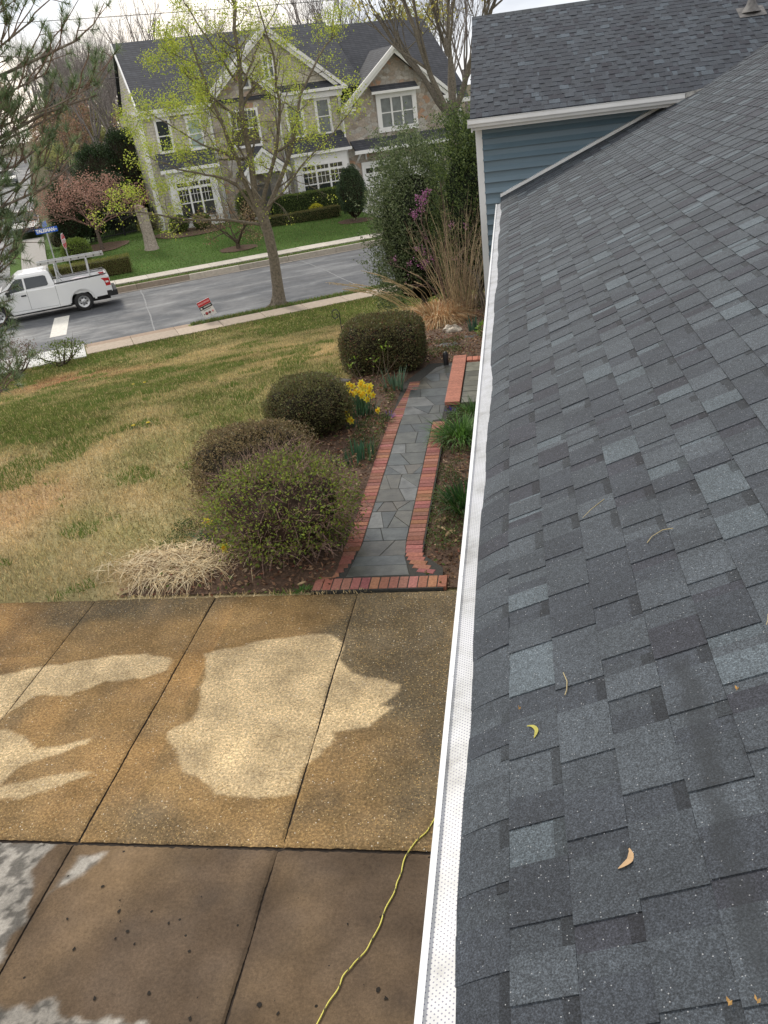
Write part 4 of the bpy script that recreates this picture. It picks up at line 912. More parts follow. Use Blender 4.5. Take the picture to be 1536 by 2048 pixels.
# ------------------------------------------------------------------ trees
def grow(mb, P, D, L, r, lvl, tips, spread=.6, up=.15, nch=4, bark=(.16, .13, .10), wob=.12, k=6, shrink=.62, tr=.35):
    n = 5 if lvl > 0 else 4; pts = [np.array(P, float)]; D = np.array(D, float); D /= np.linalg.norm(D)
    for i in range(n):
        D = D + R.normal(size=3) * wob + np.array([0, 0, up * .3]); D /= np.linalg.norm(D); pts.append(pts[-1] + D * L / n)
    rr = r * (1 - (1 - tr) * np.linspace(0, 1, n + 1)); mb.tube(pts, rr, max(3, k), np.array(bark) * (.75 + .5 * R.random()), cap=False)
    if lvl == 0: tips += [(p, D) for p in pts[2:]]; return
    for c in range(nch + (R.random() < .4)):
        f = .3 + .7 * (c + R.random()) / (nch + 1); i = min(n - 1, int(f * n)); b = pts[i] + (pts[i + 1] - pts[i]) * (f * n - i)
        nd = D + R.normal(size=3) * spread + np.array([0, 0, up]); grow(mb, b, nd, L * shrink * (1.15 - .5 * f) * (.8 + .4 * R.random()), r * (1 - (1 - tr) * f) * .6, lvl - 1, tips, spread, up, nch, bark, wob * 1.2, k - 1, shrink, tr)
    tips.append((pts[-1], D))
def limbs(mb, polys, B, right, tips, r0s, lvl=2, L=1.6, bark=(.16, .13, .10), depth=1.4, spread=.7, nch=4, every=.8, up=.2, rmin=.012, f0=.3):
    # measured main limbs: (u, z) polylines in the plane through the base, bowed out in depth
    fw = np.array([-right[1], right[0], 0]); R3 = np.array([right[0], right[1], 0])
    for pl, r0 in zip(polys, r0s):
        p = np.array(pl, float); dsgn = (R.random() - .5) * 2 * depth; m = 14; t = np.linspace(0, len(p) - 1, m); i = np.minimum(t.astype(int), len(p) - 2); f = (t - i)[:, None]; q = p[i] * (1 - f) + p[i + 1] * f
        kk = np.linspace(0, 1, m); P = np.array(B) + q[:, :1] * R3 + q[:, 1:] * np.array([0, 0, 1.]) + (dsgn * kk ** 1.3)[:, None] * fw + R.normal(size=(m, 3)) * .03 * r0 / .05 * .4
        r = r0 * (1 - .8 * kk); mb.tube(P, r, 8, np.array(bark))
        Lt = np.sum(np.linalg.norm(np.diff(P, axis=0), axis=1)); nn = max(2, int(Lt / every))
        for c in range(nn):
            a = f0 + (1 - f0) * (c + R.random()) / nn; j = min(m - 2, int(a * (m - 1))); b = P[j]; D = P[j + 1] - P[j]; D /= np.linalg.norm(D)
            grow(mb, b, D * .8 + R.normal(size=3) * spread + [0, 0, up], L * (1.1 - .5 * a) * (.7 + .6 * R.random()), max(rmin, r[j] * .45), lvl, tips, .65, .15, nch, bark, .13, 5)
        tips.append((P[-1], D))
def yard_tree():
    B = np.array([-8.55, 29.15, -1.83]); right = np.array([.9595, .2817]); root = thing('yard_tree', 'budding maple with grey forked trunk on the verge by the near sidewalk', 'tree', tuple(B))
    mb = MB(); tips = []; bark = (.17, .145, .11)
    R3 = np.array([right[0], right[1], 0]); tk = [(0, -.1, .36), (.04, .12, .26), (.08, .6, .205), (.12, 1.6, .178), (.08, 2.46, .175), (-.02, 3.1, .19), (-.12, 3.6, .15)]
    mb.tube([B + R3 * a + [0, 0, b] for a, b, c in tk], [c for *_, c in tk], 14, np.array(bark))
    for k in range(6): a = k * 1.05 + .3; d = np.array([math.cos(a), math.sin(a), 0]); mb.tube([B + d * .08 + [0, 0, .35], B + d * .24 + [0, 0, .06], B + d * .5 + [0, 0, -.06]], [.09, .08, .03], 6, np.array(bark))
    L_ = [[(-.13, 3.4), (-.13, 4.76), (-.03, 6.57), (.09, 7.99), (.2, 9.49), (.1, 12)], [(-.2, 3.2), (-.49, 4.81), (-.68, 5.75), (-1.0, 6.98), (-1.18, 7.99), (-1.34, 8.9)], [(-.15, 3.1), (-.73, 4.29), (-1.5, 4.62), (-2.44, 4.9), (-3.4, 5.5)],
          [(-.1, 2.8), (-1.3, 3.15), (-2.46, 3.31), (-3.88, 3.75), (-5.2, 3.9)], [(.05, 3.0), (.79, 4.17), (1.49, 5.33), (1.85, 6.5), (2.89, 7.83), (3.45, 8.33)], [(0, 3.4), (.62, 4.67), (1.15, 6.28), (1.17, 7.73), (.92, 9.2)],
          [(-.3, 4.9), (-1.63, 5.57), (-2.61, 6.29), (-3.6, 7.0)], [(-.06, 5.98), (-.87, 6.82), (-1.54, 7.47), (-2.2, 8.5)], [(.0, 3.2), (.7, 3.7), (1.6, 4.6), (2.6, 5.3), (3.5, 6.2)], [(0, 7), (.8, 8.2), (1.9, 9.6)], [(-.1, 7.2), (-1, 9), (-1.6, 10.4)]]
    limbs(mb, L_, B, right, tips, [.125, .09, .06, .055, .09, .08, .045, .05, .05, .04, .04], 2, 1.25, bark, 1.7, .8, 4, .36, .3, .008, .2)
    mb.build('trunk', BARK, root, True)
    T = np.array([p for p, _ in tips]); u = (T - B) @ R3; z = T[:, 2] + 1.83
    keep = R.random(len(T)) < np.clip(np.where(u < -1.2, .62, np.where(u > 1.4, .30, .26)) * np.where(z > 4.4, 1, .22) + .12 * (np.abs(u) > 2.5), 0, 1); T = T[keep]
    n = 9; Q = np.repeat(T, n, 0) + R.normal(size=(len(T) * n, 3)) * .12
    lf = MB(); lf.leaves(Q, .035 + .045 * R.random(len(Q)), pal(len(Q), [(.48, .55, .07), (.40, .49, .07), (.56, .58, .10), (.32, .40, .07)]), .7, -.1); lf.build('young_leaves', LEAF, root, True)
yard_tree()
def generic_tree(name, label, loc, H, r0, lvl=3, nch=4, bark=(.15, .13, .12), leaf=None, nleaf=2, lsize=.25, lprob=.6, spread=.55, up=.25, cat='tree', group=None, trunk_f=.35, world=True, shrink=.62, leafname='leaves', k=6):
    root = thing(name, label, cat, loc, group); mb = MB(); tips = []; top = H * trunk_f
    mb.tube([(0, 0, -.3), (0, 0, top * .4), (.03 * H * R.normal(), .02 * H * R.normal(), top)], [r0 * 1.3, r0, r0 * .8], 8, np.array(bark))
    for c in range(nch + 1):
        a = c * 2.4 + R.random(); sp_ = .55 if c else .05
        grow(mb, (0, 0, top * (.75 + .25 * R.random())), (math.cos(a) * sp_, math.sin(a) * sp_, 1), (H - top) * (.6 + .1 * R.random()), r0 * .62, lvl - 1, tips, spread, up, nch, bark, .1, k, shrink)
    mb.build('trunk_and_limbs', BARK, root)
    if leaf is not None:
        T = np.array([p for p, _ in tips]); T = T[R.random(len(T)) < lprob]; Q = np.repeat(T, nleaf, 0) + R.normal(size=(len(T) * nleaf, 3)) * lsize * .9
        lf = MB(); lf.leaves(Q, lsize * (.6 + .8 * R.random(len(Q))), pal(len(Q), leaf), .6, 0); lf.build(leafname, LEAF, root)
    return root
def near_house_trees():
    # golden budding tree behind the blue wing
    generic_tree('golden_budding_tree', 'tall budding tree with golden leaves rising just left of the dark wing roof', (-3.1, 50.5, -1.7), 15.5, .30, 4, 4, (.17, .15, .12), [(.50, .44, .10), (.40, .34, .09), (.56, .52, .14)], 4, .19, .62, .5, .3, k=7)
    # tall holly against the house corner
    def ev(name, label, c, rx, ry, h, n, size, cols, ex=2.4, lump=.3, ck=.62, trunk=.12, ls=1.6, rin=.52, up=.5):
        z = float(gz(c[0], c[1])); root = thing(name, label, 'evergreen', (c[0], c[1], z)); mb = MB(); z -= .55; h += .5
        P, N = shell(n, (c[0], c[1], z + .1), rx, ry, h, ex, rin, lump, ls); gap = fbm(P[:, 0] * 1.0 + P[:, 2], P[:, 1] - P[:, 2] * .8, 2.1, 3) > .40; P, N = P[gap], N[gap]
        mb.leaves(P, size * (.6 + .8 * R.random(len(P))), pal(len(P), cols), .5, up, N)
        for k in range(60):     # loose outer sprays
            Q, M_ = shell(1, (c[0], c[1], z + .1), rx, ry, h, ex, .95, lump, ls); d = M_[0] * .7 + [0, 0, .8] + R.normal(size=3) * .3; tt = R.random((26, 1)) * .45; pp = Q[0] + d * tt + R.normal(size=(26, 3)) * .035; mb.leaves(pp, size, pal(26, cols), .5, .5)
        mb.build('foliage', LEAF, root, True); mb = MB(); V, F, cc = core((c[0], c[1], z + .2), rx, ry, h * .95, ex, ck, (.014, .018, .010)); mb.add(V, F, cc)
        mb.tube([(c[0], c[1], z - .2), (c[0], c[1], z + h * .4)], [trunk, trunk * .6], 8, np.array([.12, .10, .08])); mb.build('trunk_and_inner_branches', BARK, root, True)
    ev('holly_tree', 'big rounded grey green holly between the road and the blue wing', (-2.7, 24.2), 1.5, 1.5, 4.7, 60000, .062, [(.11, .155, .06), (.16, .21, .09), (.07, .10, .04), (.25, .29, .16)], lump=.42)
    ev('holly_tree', 'darker tall evergreen directly against the white corner board of the blue wing', (-1.0, 22.6), 1.15, 1.3, 5.0, 46000, .058, [(.07, .11, .035), (.13, .18, .055), (.18, .24, .07), (.04, .07, .025)], lump=.3)
    # redbud in flower
    c = np.array([-1.75, 20.9, float(gz(-1.75, 20.9))]); root = thing('redbud', 'young redbud with magenta flowers threading through the holly', 'flowering tree', tuple(c)); mb = MB(); tips = []
    right = np.array([.9965, .0837])
    limbs(mb, [[(0, 0), (-.2, 1.2), (-.45, 2.0), (-.7, 2.6)], [(0, .2), (-.5, 1.0), (-1.0, 1.35), (-1.35, 1.5)], [(0, .3), (.05, 1.6), (.1, 2.5), (.05, 3.3)], [(0, .3), (.35, 1.4), (.7, 2.1), (.9, 2.4)], [(0, .3), (-.3, .8), (-.75, .95), (-1.0, 1.0)], [(0, .2), (-.2, 1.5), (-.5, 2.4), (-.35, 3.0)]], c, right, tips, [.03, .022, .026, .018, .018, .024], 1, .5, (.16, .11, .09), .3, .5, 3, .35, .3, .005, .2)
    mb.build('trunk', BARK, root, True); T = np.array([p for p, _ in tips]); keep = (T[:, 2] > c[2] + .9) & (fbm(T[:, 0] * 1, T[:, 2] * 1, 2.2, 2) > .50) & (T[:, 0] < c[0] + .6); T = T[keep]; Q = np.repeat(T, 6, 0) + R.normal(size=(len(T) * 6, 3)) * .035
    lf = MB(); lf.leaves(Q, .035, pal(len(Q), [(.36, .12, .28), (.46, .20, .38), (.24, .08, .17)]), .9, 0); lf.build('blossom', LEAF, root, True)
    # ornamental grass and bare canes
    c = np.array([-1.95, 19.3, float(gz(-1.95, 19.3)) + .02]); root = thing('ornamental_grass', 'big tan dry ornamental grass spilling low behind the boxed shrub', 'grass clump', tuple(c)); mb = MB()
    n = 4200; a = R.random(n) * 6.28; q = R.random(n) * .45; P = c + np.c_[q * np.cos(a), q * np.sin(a), 0 * q]; D = np.c_[np.cos(a) * (.25 + .9 * R.random(n)) - .25, np.sin(a) * (.3 + .8 * R.random(n)) - .15, .75 + .5 * R.random(n)]
    mb.arcs(P, D, .7 + .8 * R.random(n), .014, pal(n, [(.64, .47, .26), (.56, .32, .15), (.78, .64, .42), (.46, .24, .11)]), .55 + .3 * R.random(n), 5)
    n = 900; a = R.random(n) * 6.28; q = .3 + R.random(n) * .8; P = c + np.c_[q * np.cos(a) * 1.1, q * np.sin(a), .06 + 0 * q]; D = np.c_[R.normal(size=(n, 2)), .15 + .2 * R.random(n)]; mb.arcs(P, D, .35 + .3 * R.random(n), .012, pal(n, [(.32, .17, .08), (.42, .27, .14), (.24, .12, .06)]), .4); mb.build('blades', STRAW, root, True)
    mb = MB()
    for k in range(26):
        a = R.random() * 6.28; d = np.array([math.cos(a) * .5 - .45, math.sin(a) * .4 - .1, 1.0]); L_ = 1.2 + .6 * R.random(); P0 = c + [d[0] * .2, d[1] * .2, 0]; P = [P0 + d * L_ * t + np.array([-.3, 0, -.25]) * t ** 3 * L_ for t in np.linspace(0, 1, 7)]
        mb.tube(P, [.005] * 6 + [.002], 4, np.array([.50, .38, .2])); e = np.array(P[5]); h = np.array(P[6]) - e; tt = R.random((30, 1)); mb.leaves(e + h * tt * 1.0, .05, np.array([.58, .46, .29]), .3, 0, D=h + R.normal(size=(30, 3)) * .06)
    mb.build('seed_heads', STRAW, root, True)
    c = np.array([-1.35, 19.7, float(gz(-1.35, 19.7))]); root = thing('bare_cane_shrub', 'tall sheaf of bare tan canes standing in the dry ornamental grass', 'shrub', tuple(c)); mb = MB()
    for k in range(80):
        a = R.random() * 6.28; q = R.random() * .32; b = c + [q * math.cos(a), q * math.sin(a), 0]; lean = .10 + .42 * R.random() ** 1.5; d = np.array([math.cos(a) * lean + .02, math.sin(a) * lean, 1]); L_ = 1.7 + 1.5 * R.random() * (1 - lean); P = [b + d * L_ * t + R.normal(size=3) * .055 * t + np.array([d[0], d[1], 0]) * t * t * .25 for t in np.linspace(0, 1, 6)]
        mb.tube(P, np.array([1, .9, .8, .6, .45, .2]) * (.0055 + .005 * R.random()), 4, pal(1, [(.46, .36, .22), (.56, .44, .27), (.36, .26, .17)])[0])
        for j in range(7): i = R.integers(2, 6); e = P[i - 1]; dd = d * .6 + R.normal(size=3) * .4; mb.tube([e, e + dd * .2 + R.normal(size=3) * .03, e + dd * .42], [.004, .003, .0015], 3, np.array([.38, .29, .18]), cap=False)
    mb.build('canes', BARK, root, True)
    c = np.array([-.68, 18.6, float(gz(-.68, 18.6))]); root = thing('bare_sapling', 'small bare branched sapling at the foot of the blue wing corner', 'sapling', tuple(c)); mb = MB(); tips = []
    for k in range(4): grow(mb, c, (R.normal() * .3 - .1, R.normal() * .2, 1), 1.3, .022, 1, tips, .5, .3, 4, (.30, .24, .18), .1, 5)
    mb.build('stems', BARK, root, True)
near_house_trees()
def pine():
    B = np.array([-9.6, 9.4, -.05]); root = thing('pine_tree', 'long needled white pine reaching in from the left edge', 'pine', tuple(B)); mb = MB(); tf = MB()
    mb.tube([B, B + [0, 0, 3], B + [.1, .1, 7], B + [0, 0, 10.5]], [.24, .2, .12, .03], 10, np.array([.14, .11, .09]))
    targets = [(-4.85, 10.5, 5.5, .05, 1), (-5.25, 10.3, 5.66, .04, 1), (-5.4, 10.0, 5.83, .04, 1), (-5.0, 10.7, 4.9, .05, 1), (-5.3, 10.58, 4.79, .04, 1), (-5.15, 10.2, 4.15, .04, .8), (-5.75, 10.57, 4.16, .04, 1), (-6.15, 10.3, 3.72, .045, .9), (-6.0, 9.7, 3.43, .035, .5), (-6.4, 9.8, 3.0, .04, .8),
        (-6.35, 9.9, 2.69, .03, .35), (-6.6, 9.7, 2.51, .035, .5), (-6.45, 9.9, 2.38, .03, .4), (-6.6, 9.5, 2.17, .04, .9), (-6.4, 9.15, 1.79, .04, 1), (-6.85, 9.65, 1.6, .04, 1), (-6.3, 9.56, 3.4, .04, 1), (-6.2, 10.1, 3.3, .04, 1.3), (-6.45, 10.0, 3.1, .04, 1.3), (-6.35, 10.2, 3.5, .04, 1.3), (-6.6, 9.9, 2.9, .04, 1.2), (-6.3, 9.8, 3.6, .04, 1.2), (-5.3, 10.34, 5.2, .04, 1), (-5.5, 10.39, 4.45, .04, 1), (-6.3, 10.26, 4.28, .04, 1), (-6.1, 10.46, 4.45, .04, 1), (-4.75, 10.54, 4.95, .035, .8), (-6.1, 9.78, 3.85, .04, 1), (-6.5, 9.78, 3.45, .04, 1), (-6.7, 9.3, 2.1, .04, 1), (-5.9, 10.1, 5.2, .04, 1), (-5.7, 10.0, 4.9, .04, 1)]
    for k in range(30): a = R.random() * 6.28; z = 1.5 + 8 * R.random(); q = (3.6 - .3 * z) * (.7 + .4 * R.random()); e = B + [q * math.cos(a), q * math.sin(a), z]; targets.append((min(e[0], -7.4) if e[1] > 8 else e[0], e[1], e[2], .04, 1))
    tufts = []
    for x, y, z, r, dens in targets:
        e = np.array([x, y, z]); z0 = z - .7 - .25 * R.random() if z > 3 else z + .2; b = np.array([B[0], B[1], z0]); m = 9; t = np.linspace(0, 1, m)[:, None]; P = b * (1 - t) + e * t; P[:, 2] += -.18 * np.sin(t[:, 0] * 3.14); P += R.normal(size=P.shape) * .03 * t
        mb.tube(P, r * (1 - .78 * t[:, 0]), 6, np.array([.20, .17, .14])); tufts.append((P[-1], P[-1] - P[-2]))
        for i in range(3, m):
            for s_ in range(6 if i > 4 else 3):
                if R.random() > dens * .62: continue
                D = P[min(i, m - 1)] - P[i - 1]; D /= np.linalg.norm(D); sd = np.cross(D, [0, 0, 1.]) * (1 if s_ % 2 else -1); d = D * .8 + sd * (.4 + .5 * R.random()) + [0, 0, .35 + .3 * R.random()]; L_ = (.26 + .42 * R.random()) * (1.2 - .06 * i)
                q0 = P[i - 1] + (P[i] - P[i - 1]) * R.random(); Q = [q0 + d * L_ * k / 4 + [0, 0, .05 * k * k / 16] + R.normal(size=3) * .012 for k in range(5)]; mb.tube(Q, [.011, .009, .008, .007, .005], 4, np.array([.22, .16, .12]), cap=False)
                tufts.append((Q[-1], Q[-1] - Q[-2]))
                for j in (2, 3):
                    if R.random() < .75: d2 = d + R.normal(size=3) * .6; q1 = Q[j] + d2 * .2; mb.tube([Q[j], q1], [.006, .004], 3, np.array([.22, .16, .12]), cap=False); tufts.append((q1, d2))
    mb.build('trunk_and_branches', BARK, root, True)
    for p, d in tufts:
        if p[0] > -5.0 and R.random() < .25: continue
        d = np.array(d) / np.linalg.norm(d); n = 60; D = R.normal(size=(n, 3)); D /= np.linalg.norm(D, axis=1, keepdims=True); D = D * .85 + d * .75; D /= np.linalg.norm(D, axis=1, keepdims=True); s_ = p - d * (R.random((n, 1)) * .10)
        tf.blades(s_, .10 + .04 * R.random(n), .0085, pal(n, [(.15, .23, .10), (.20, .29, .14), (.11, .18, .08), (.30, .33, .18)]), D=D)
    tf.build('needles', NEEDLE, root, True)
pine()
# ------------------------------------------------------------------ the house across the road (local frame: x along facade, y away, z up)
def brickmat(name, c1, c2, mortar, bw, bh, ms=.01, vertical_scale=1, rough=.85):
    m, N, L, b = nodes(name); tc = N.new('ShaderNodeTexCoord'); sp = N.new('ShaderNodeSeparateXYZ'); L.new(tc.outputs['Object'], sp.inputs[0]); cb = N.new('ShaderNodeCombineXYZ'); ad = N.new('ShaderNodeMath'); ad.inputs[1].default_value = 0
    ad.operation = 'ADD'; L.new(sp.outputs[0], ad.inputs[0]); L.new(sp.outputs[1], ad.inputs[1])
    L.new(ad.outputs[0], cb.inputs[0]); mz = N.new('ShaderNodeMath'); mz.operation = 'MULTIPLY'; mz.inputs[1].default_value = vertical_scale; L.new(sp.outputs[2], mz.inputs[0]); L.new(mz.outputs[0], cb.inputs[1])
    br = N.new('ShaderNodeTexBrick'); L.new(cb.outputs[0], br.inputs[0]); br.inputs['Scale'].default_value = 1; br.inputs['Brick Width'].default_value = bw; br.inputs['Row Height'].default_value = bh; br.inputs['Mortar Size'].default_value = ms
    br.inputs['Color1'].default_value = (*c1, 1); br.inputs['Color2'].default_value = (*c2, 1); br.inputs['Mortar'].default_value = (*mortar, 1)
    f = ramp(N, L, noise(N, L, 2.5, 4), [(.3, .85), (.7, 1.15)]); c = mixc(N, L, br.outputs[0], f, 1.0, 'MULTIPLY'); L.new(c, b.inputs['Base Color']); b.inputs['Roughness'].default_value = rough; return m
def stonemat():
    m, N, L, b = nodes('field_stone'); tc = N.new('ShaderNodeTexCoord'); mp = N.new('ShaderNodeMapping'); mp.inputs['Scale'].default_value = (1, 1, 1.5); L.new(tc.outputs['Object'], mp.inputs[0])
    v = N.new('ShaderNodeTexVoronoi'); v.inputs['Scale'].default_value = 2.6; L.new(mp.outputs[0], v.inputs[0]); e = N.new('ShaderNodeTexVoronoi'); e.feature = 'DISTANCE_TO_EDGE'; e.inputs['Scale'].default_value = 2.6; L.new(mp.outputs[0], e.inputs[0])
    k = N.new('ShaderNodeSeparateColor'); L.new(v.outputs['Color'], k.inputs[0]); c = ramp(N, L, k.outputs[0], [(0, (.26, .22, .18)), (.35, (.40, .34, .28)), (.6, (.36, .34, .31)), (.84, (.48, .45, .40)), (.95, (.38, .25, .17)), (1, (.42, .26, .17))])
    f = ramp(N, L, noise(N, L, 9, 4), [(.3, .75), (.7, 1.2)]); c = mixc(N, L, c, f, 1.0, 'MULTIPLY'); mk = ramp(N, L, e.outputs['Distance'], [(.0, 1), (.05, 0)]); c = mixc(N, L, c, (.27, .25, .22), mk); L.new(c, b.inputs['Base Color'])
    b.inputs['Roughness'].default_value = .9; bump(N, L, e.outputs['Distance'], .6, .05, b); return m
def far_house():
    RZ = math.atan2(CA, SA); zb = -1.3; Hs = thing('stone_and_shake_house', 'large gabled house of tan shakes and field stone across the road', 'house', (-20.71, 49.16, zb), rz=RZ)
    SHK = brickmat('tan_shake_siding', (.50, .47, .39), (.56, .52, .44), (.29, .27, .22), .25, .16, .012); STN = stonemat()
    RF = brickmat('dark_shingle_roof', (.046, .050, .060), (.066, .071, .083), (.022, .023, .028), .32, .115, .012); TR = plain('white_house_trim', (.76, .76, .75), .5, 0, .04, 2)
    class Each:                 # every piece becomes a part of its own
        def __init__(s_, name, mat): s_.n, s_.m = name, mat
        def __getattr__(s_, k):
            def f(*a, **kw): q = MB(); getattr(q, k)(*a, **kw); q.build(s_.n, s_.m, Hs)
            return f
    def mk(name, mat, fn, parent=Hs):
        if name in ('pent_roof', 'fascia', 'downspout', 'corner_board'): fn(Each(name, mat)); return
        mb = MB(); fn(mb); return mb.build(name, mat, parent)
    # walls (z local = height above the house base); gable walls as extruded outlines
    mk('shake_wall', SHK, lambda m: (m.bb((0, 0, -.6), (4.2, 10.5, 6.45)), m.extr([(3.9, 6.3), (12.3, 6.3), (8.0, 9.75)], 'y', .02, .4), m.bb((8.0, .05, -1), (12.1, 10, 6.42)), m.bb((18.6, 1.2, -1.5), (20.7, 9, 5.0)), m.extr([(0, 6.4), (10.5, 6.4), (5.2, 9.9)], 'x', .25, .4)))
    mk('stone_wall', STN, lambda m: (m.bb((4.15, -.22, -1), (8.05, 6, 6.4)), m.extr([(4.0, 6.4), (8.05, 6.4), (6.1, 8.2)], 'y', -.2, .3), m.bb((12.1, -.35, -1.8), (19.0, 9, 5.25)), m.extr([(12.1, 5.2), (19.0, 5.2), (15.6, 8.0)], 'y', -.33, .3)))
    # roofs
    def slope(m, x0, x1, y0, z0, y1, z1, th=.12):
        V = [(x0, y0, z0), (x1, y0, z0), (x1, y1, z1), (x0, y1, z1)]; V += [(a, b, c - th) for a, b, c in V]; m.add(V, [(0, 1, 2, 3), (7, 6, 5, 4), (0, 4, 5, 1), (1, 5, 6, 2), (2, 6, 7, 3), (3, 7, 4, 0)])
    def gable(m, xa, za, xl, xr, ze, y0, y1, th=.12):
        for s_, xe in ((0, xl), (1, xr)):
            V = [(xe, y0, ze), (xa, y0, za), (xa, y1, za), (xe, y1, ze)]; V += [(a, b, c - th) for a, b, c in V]; m.add(V, [(0, 1, 2, 3), (7, 6, 5, 4), (0, 4, 5, 1), (1, 5, 6, 2), (2, 6, 7, 3), (3, 7, 4, 0)])
    mk('main_roof', RF, lambda m: (slope(m, .1, 13.6, -.35, 6.5, 5.5, 10.35), slope(m, .1, 13.6, 11.2, 6.5, 5.5, 10.35), slope(m, 12.4, 20.4, -.1, 5.75, 5.5, 10.1), slope(m, 12.4, 20.4, 11, 5.9, 5.5, 10.1), slope(m, 18.3, 21.2, .7, 4.95, 5.5, 8.6)))
    mk('gable_roof', RF, lambda m: (gable(m, 8.0, 10.05, 3.5, 12.5, 6.46, -.35, 5.2), gable(m, 6.1, 8.5, 3.7, 8.35, 6.5, -.75, 4), gable(m, 15.6, 8.33, 11.85, 19.4, 5.25, -.85, 4.4)))
    mk('pent_roof', RF, lambda m: (slope(m, 7.9, 12.4, -.45, 6.56, .06, 6.95, .06), slope(m, 12.0, 12.7, -.8, 5.3, -.3, 5.75, .05), slope(m, 18.6, 19.3, -.8, 5.3, -.3, 5.75, .05), slope(m, 13.95, 17.0, -.75, 5.95, -.33, 6.3, .05), slope(m, 12.3, 18.8, -1.3, 2.85, -.34, 3.45, .08), slope(m, .55, 3.85, -1.1, 3.35, .0, 4.25, .08), slope(m, 8.2, 12.05, -1.1, 3.2, .05, 4.15, .08)))
    def rake(m, xa, za, xl, xr, ze, y, w=.22, d=.12, inner=True):
        for xe in (xl, xr):
            m.extr([(xe, ze - w), (xe, ze + .0), (xa, za + .02), (xa, za - w - .02)], 'y', y - d, y)
            if inner: m.extr([(xe + (.35 if xe < xa else -.35), ze - w - .02), (xe + (.3 if xe < xa else -.3), ze - w + .2), (xa, za - w), (xa, za - w - .22)], 'y', y, y + .12)
    mk('gable_trim', TR, lambda m: (rake(m, 8.0, 10.08, 3.5, 12.55, 6.5, -.35), rake(m, 6.1, 8.53, 3.65, 8.4, 6.5, -.75), rake(m, 15.6, 8.36, 11.8, 19.45, 5.28, -.85)))
    mk('fascia', TR, lambda m: (m.bb((-.3, -.45, 6.3), (4, -.33, 6.52)), m.bb((0, -.33, 6.1), (4.1, -.02, 6.3)), m.bb((7.8, -.52, 6.38), (12.5, -.44, 6.55)), m.bb((7.95, -.3, 6.05), (12.2, .05, 6.36)), m.bb((11.9, -.9, 5.1), (12.75, -.78, 5.3)), m.bb((12.0, -.78, 4.95), (12.6, -.35, 5.12)), m.bb((18.55, -.9, 5.1), (19.35, -.78, 5.3)), m.bb((18.7, -.78, 4.8), (19.2, -.35, 5.12)), m.bb((13.9, -.82, 5.83), (17.05, -.74, 5.98)), m.bb((12.2, -1.4, 2.7), (18.9, -1.28, 2.9)), m.bb((.5, -1.2, 3.2), (3.9, -1.09, 3.38)), m.bb((8.1, -1.2, 3.06), (12.1, -1.09, 3.22)), m.bb((18.5, .6, 4.75), (21.3, .72, 5.0)),
        m.extr([(-.42, 6.3), (-.42, 6.52), (5.5, 10.37), (5.5, 10.15)], 'x', .02, .10)))
    mk('corner_board', TR, lambda m: (m.bb((-.05, -.05, -.6), (.22, .05, 6.2)), m.bb((11.98, -.08, -1), (12.14, -.02, 6.1)), m.bb((20.55, 1.12, -1.5), (20.75, 1.22, 4.8)), m.bb((18.95, 1.12, -1.5), (19.1, 1.22, 4.8)), m.bb((3.98, -.06, 0), (4.14, .0, 6.2)), m.bb((8.06, -.05, 0), (8.2, .04, 6.05))))
    mk('downspout', TR, lambda m: (m.tube([(12.05, -.75, 5.1), (12.0, -.45, 4.8), (12.02, -.42, 4.5), (12.02, -.42, -.5)], .055, 6), m.tube([(4.08, -.12, 6.2), (4.1, -.12, 0)], .045, 6), m.tube([(8.12, -.3, 6.2), (8.12, -.12, 0)], .045, 6), m.tube([(15.0 - 2.4, -1.2, 2.7), (12.6, -.5, 2.3)], .06, 4), m.tube([(13.2, -.45, 2.75), (13.2, -.45, 2.3)], .06, 4)))
    def window(x0, x1, z0, z1, y, cols, sash=True, head=.0, glass=DARKGLASS, muntin=0, fw=.13, trans=0, name='window'):
        f = MB(); f.bb((x0 - fw, y - .10, z0 - fw), (x0, y, z1 + fw)); f.bb((x1, y - .10, z0 - fw), (x1 + fw, y, z1 + fw)); f.bb((x0, y - .10, z1), (x1, y, z1 + fw)); f.bb((x0, y - .12, z0 - fw), (x1, y, z0))
        if head: f.bb((x0 - fw - .06, y - .15, z1 + fw), (x1 + fw + .06, y, z1 + fw + head))
        w = (x1 - x0) / cols
        for k in range(1, cols): f.bb((x0 + k * w - .055, y - .08, z0), (x0 + k * w + .055, y - .01, z1))
        zt = z1 - trans
        if trans: f.bb((x0, y - .085, zt - .07), (x1, y - .005, zt + .07))
        if sash: zm = z0 + (zt - z0) * .5; f.bb((x0, y - .07, zm - .03), (x1, y - .012, zm + .03))
        o = f.build(name, TR, Hs); g = MB(); g.bb((x0, y - .035, z0), (x1, y - .015, z1)); g.build('pane', glass, o)
        if muntin:
            g = MB()
            for k in range(cols):
                for q in range(1, muntin): a = x0 + k * w + .05 + (w - .1) * q / muntin; g.bb((a - .012, y - .05, (zt - .0) if False else z0 + (zt - z0) * .5), (a + .012, y - .036, z1))
                g.bb((x0 + k * w + .06, y - .051, z0 + (zt - z0) * .78), (x0 + (k + 1) * w - .06, y - .037, z0 + (zt - z0) * .78 + .024))
            g.build('muntin', TR, o)
    window(.98, 1.62, 4.35, 5.9, 0, 1, head=.12, muntin=0); window(2.75, 3.42, 4.3, 5.75, 0, 1, head=.12, glass=plain('curtain_green', (.32, .40, .36), .4, 0, .3, 4))
    window(8.75, 9.55, 4.15, 5.8, .05, 1, head=.22, fw=.16, glass=CURTAIN); window(10.6, 11.3, 4.15, 5.9, .05, 1, head=.22, fw=.16, glass=CURTAIN)
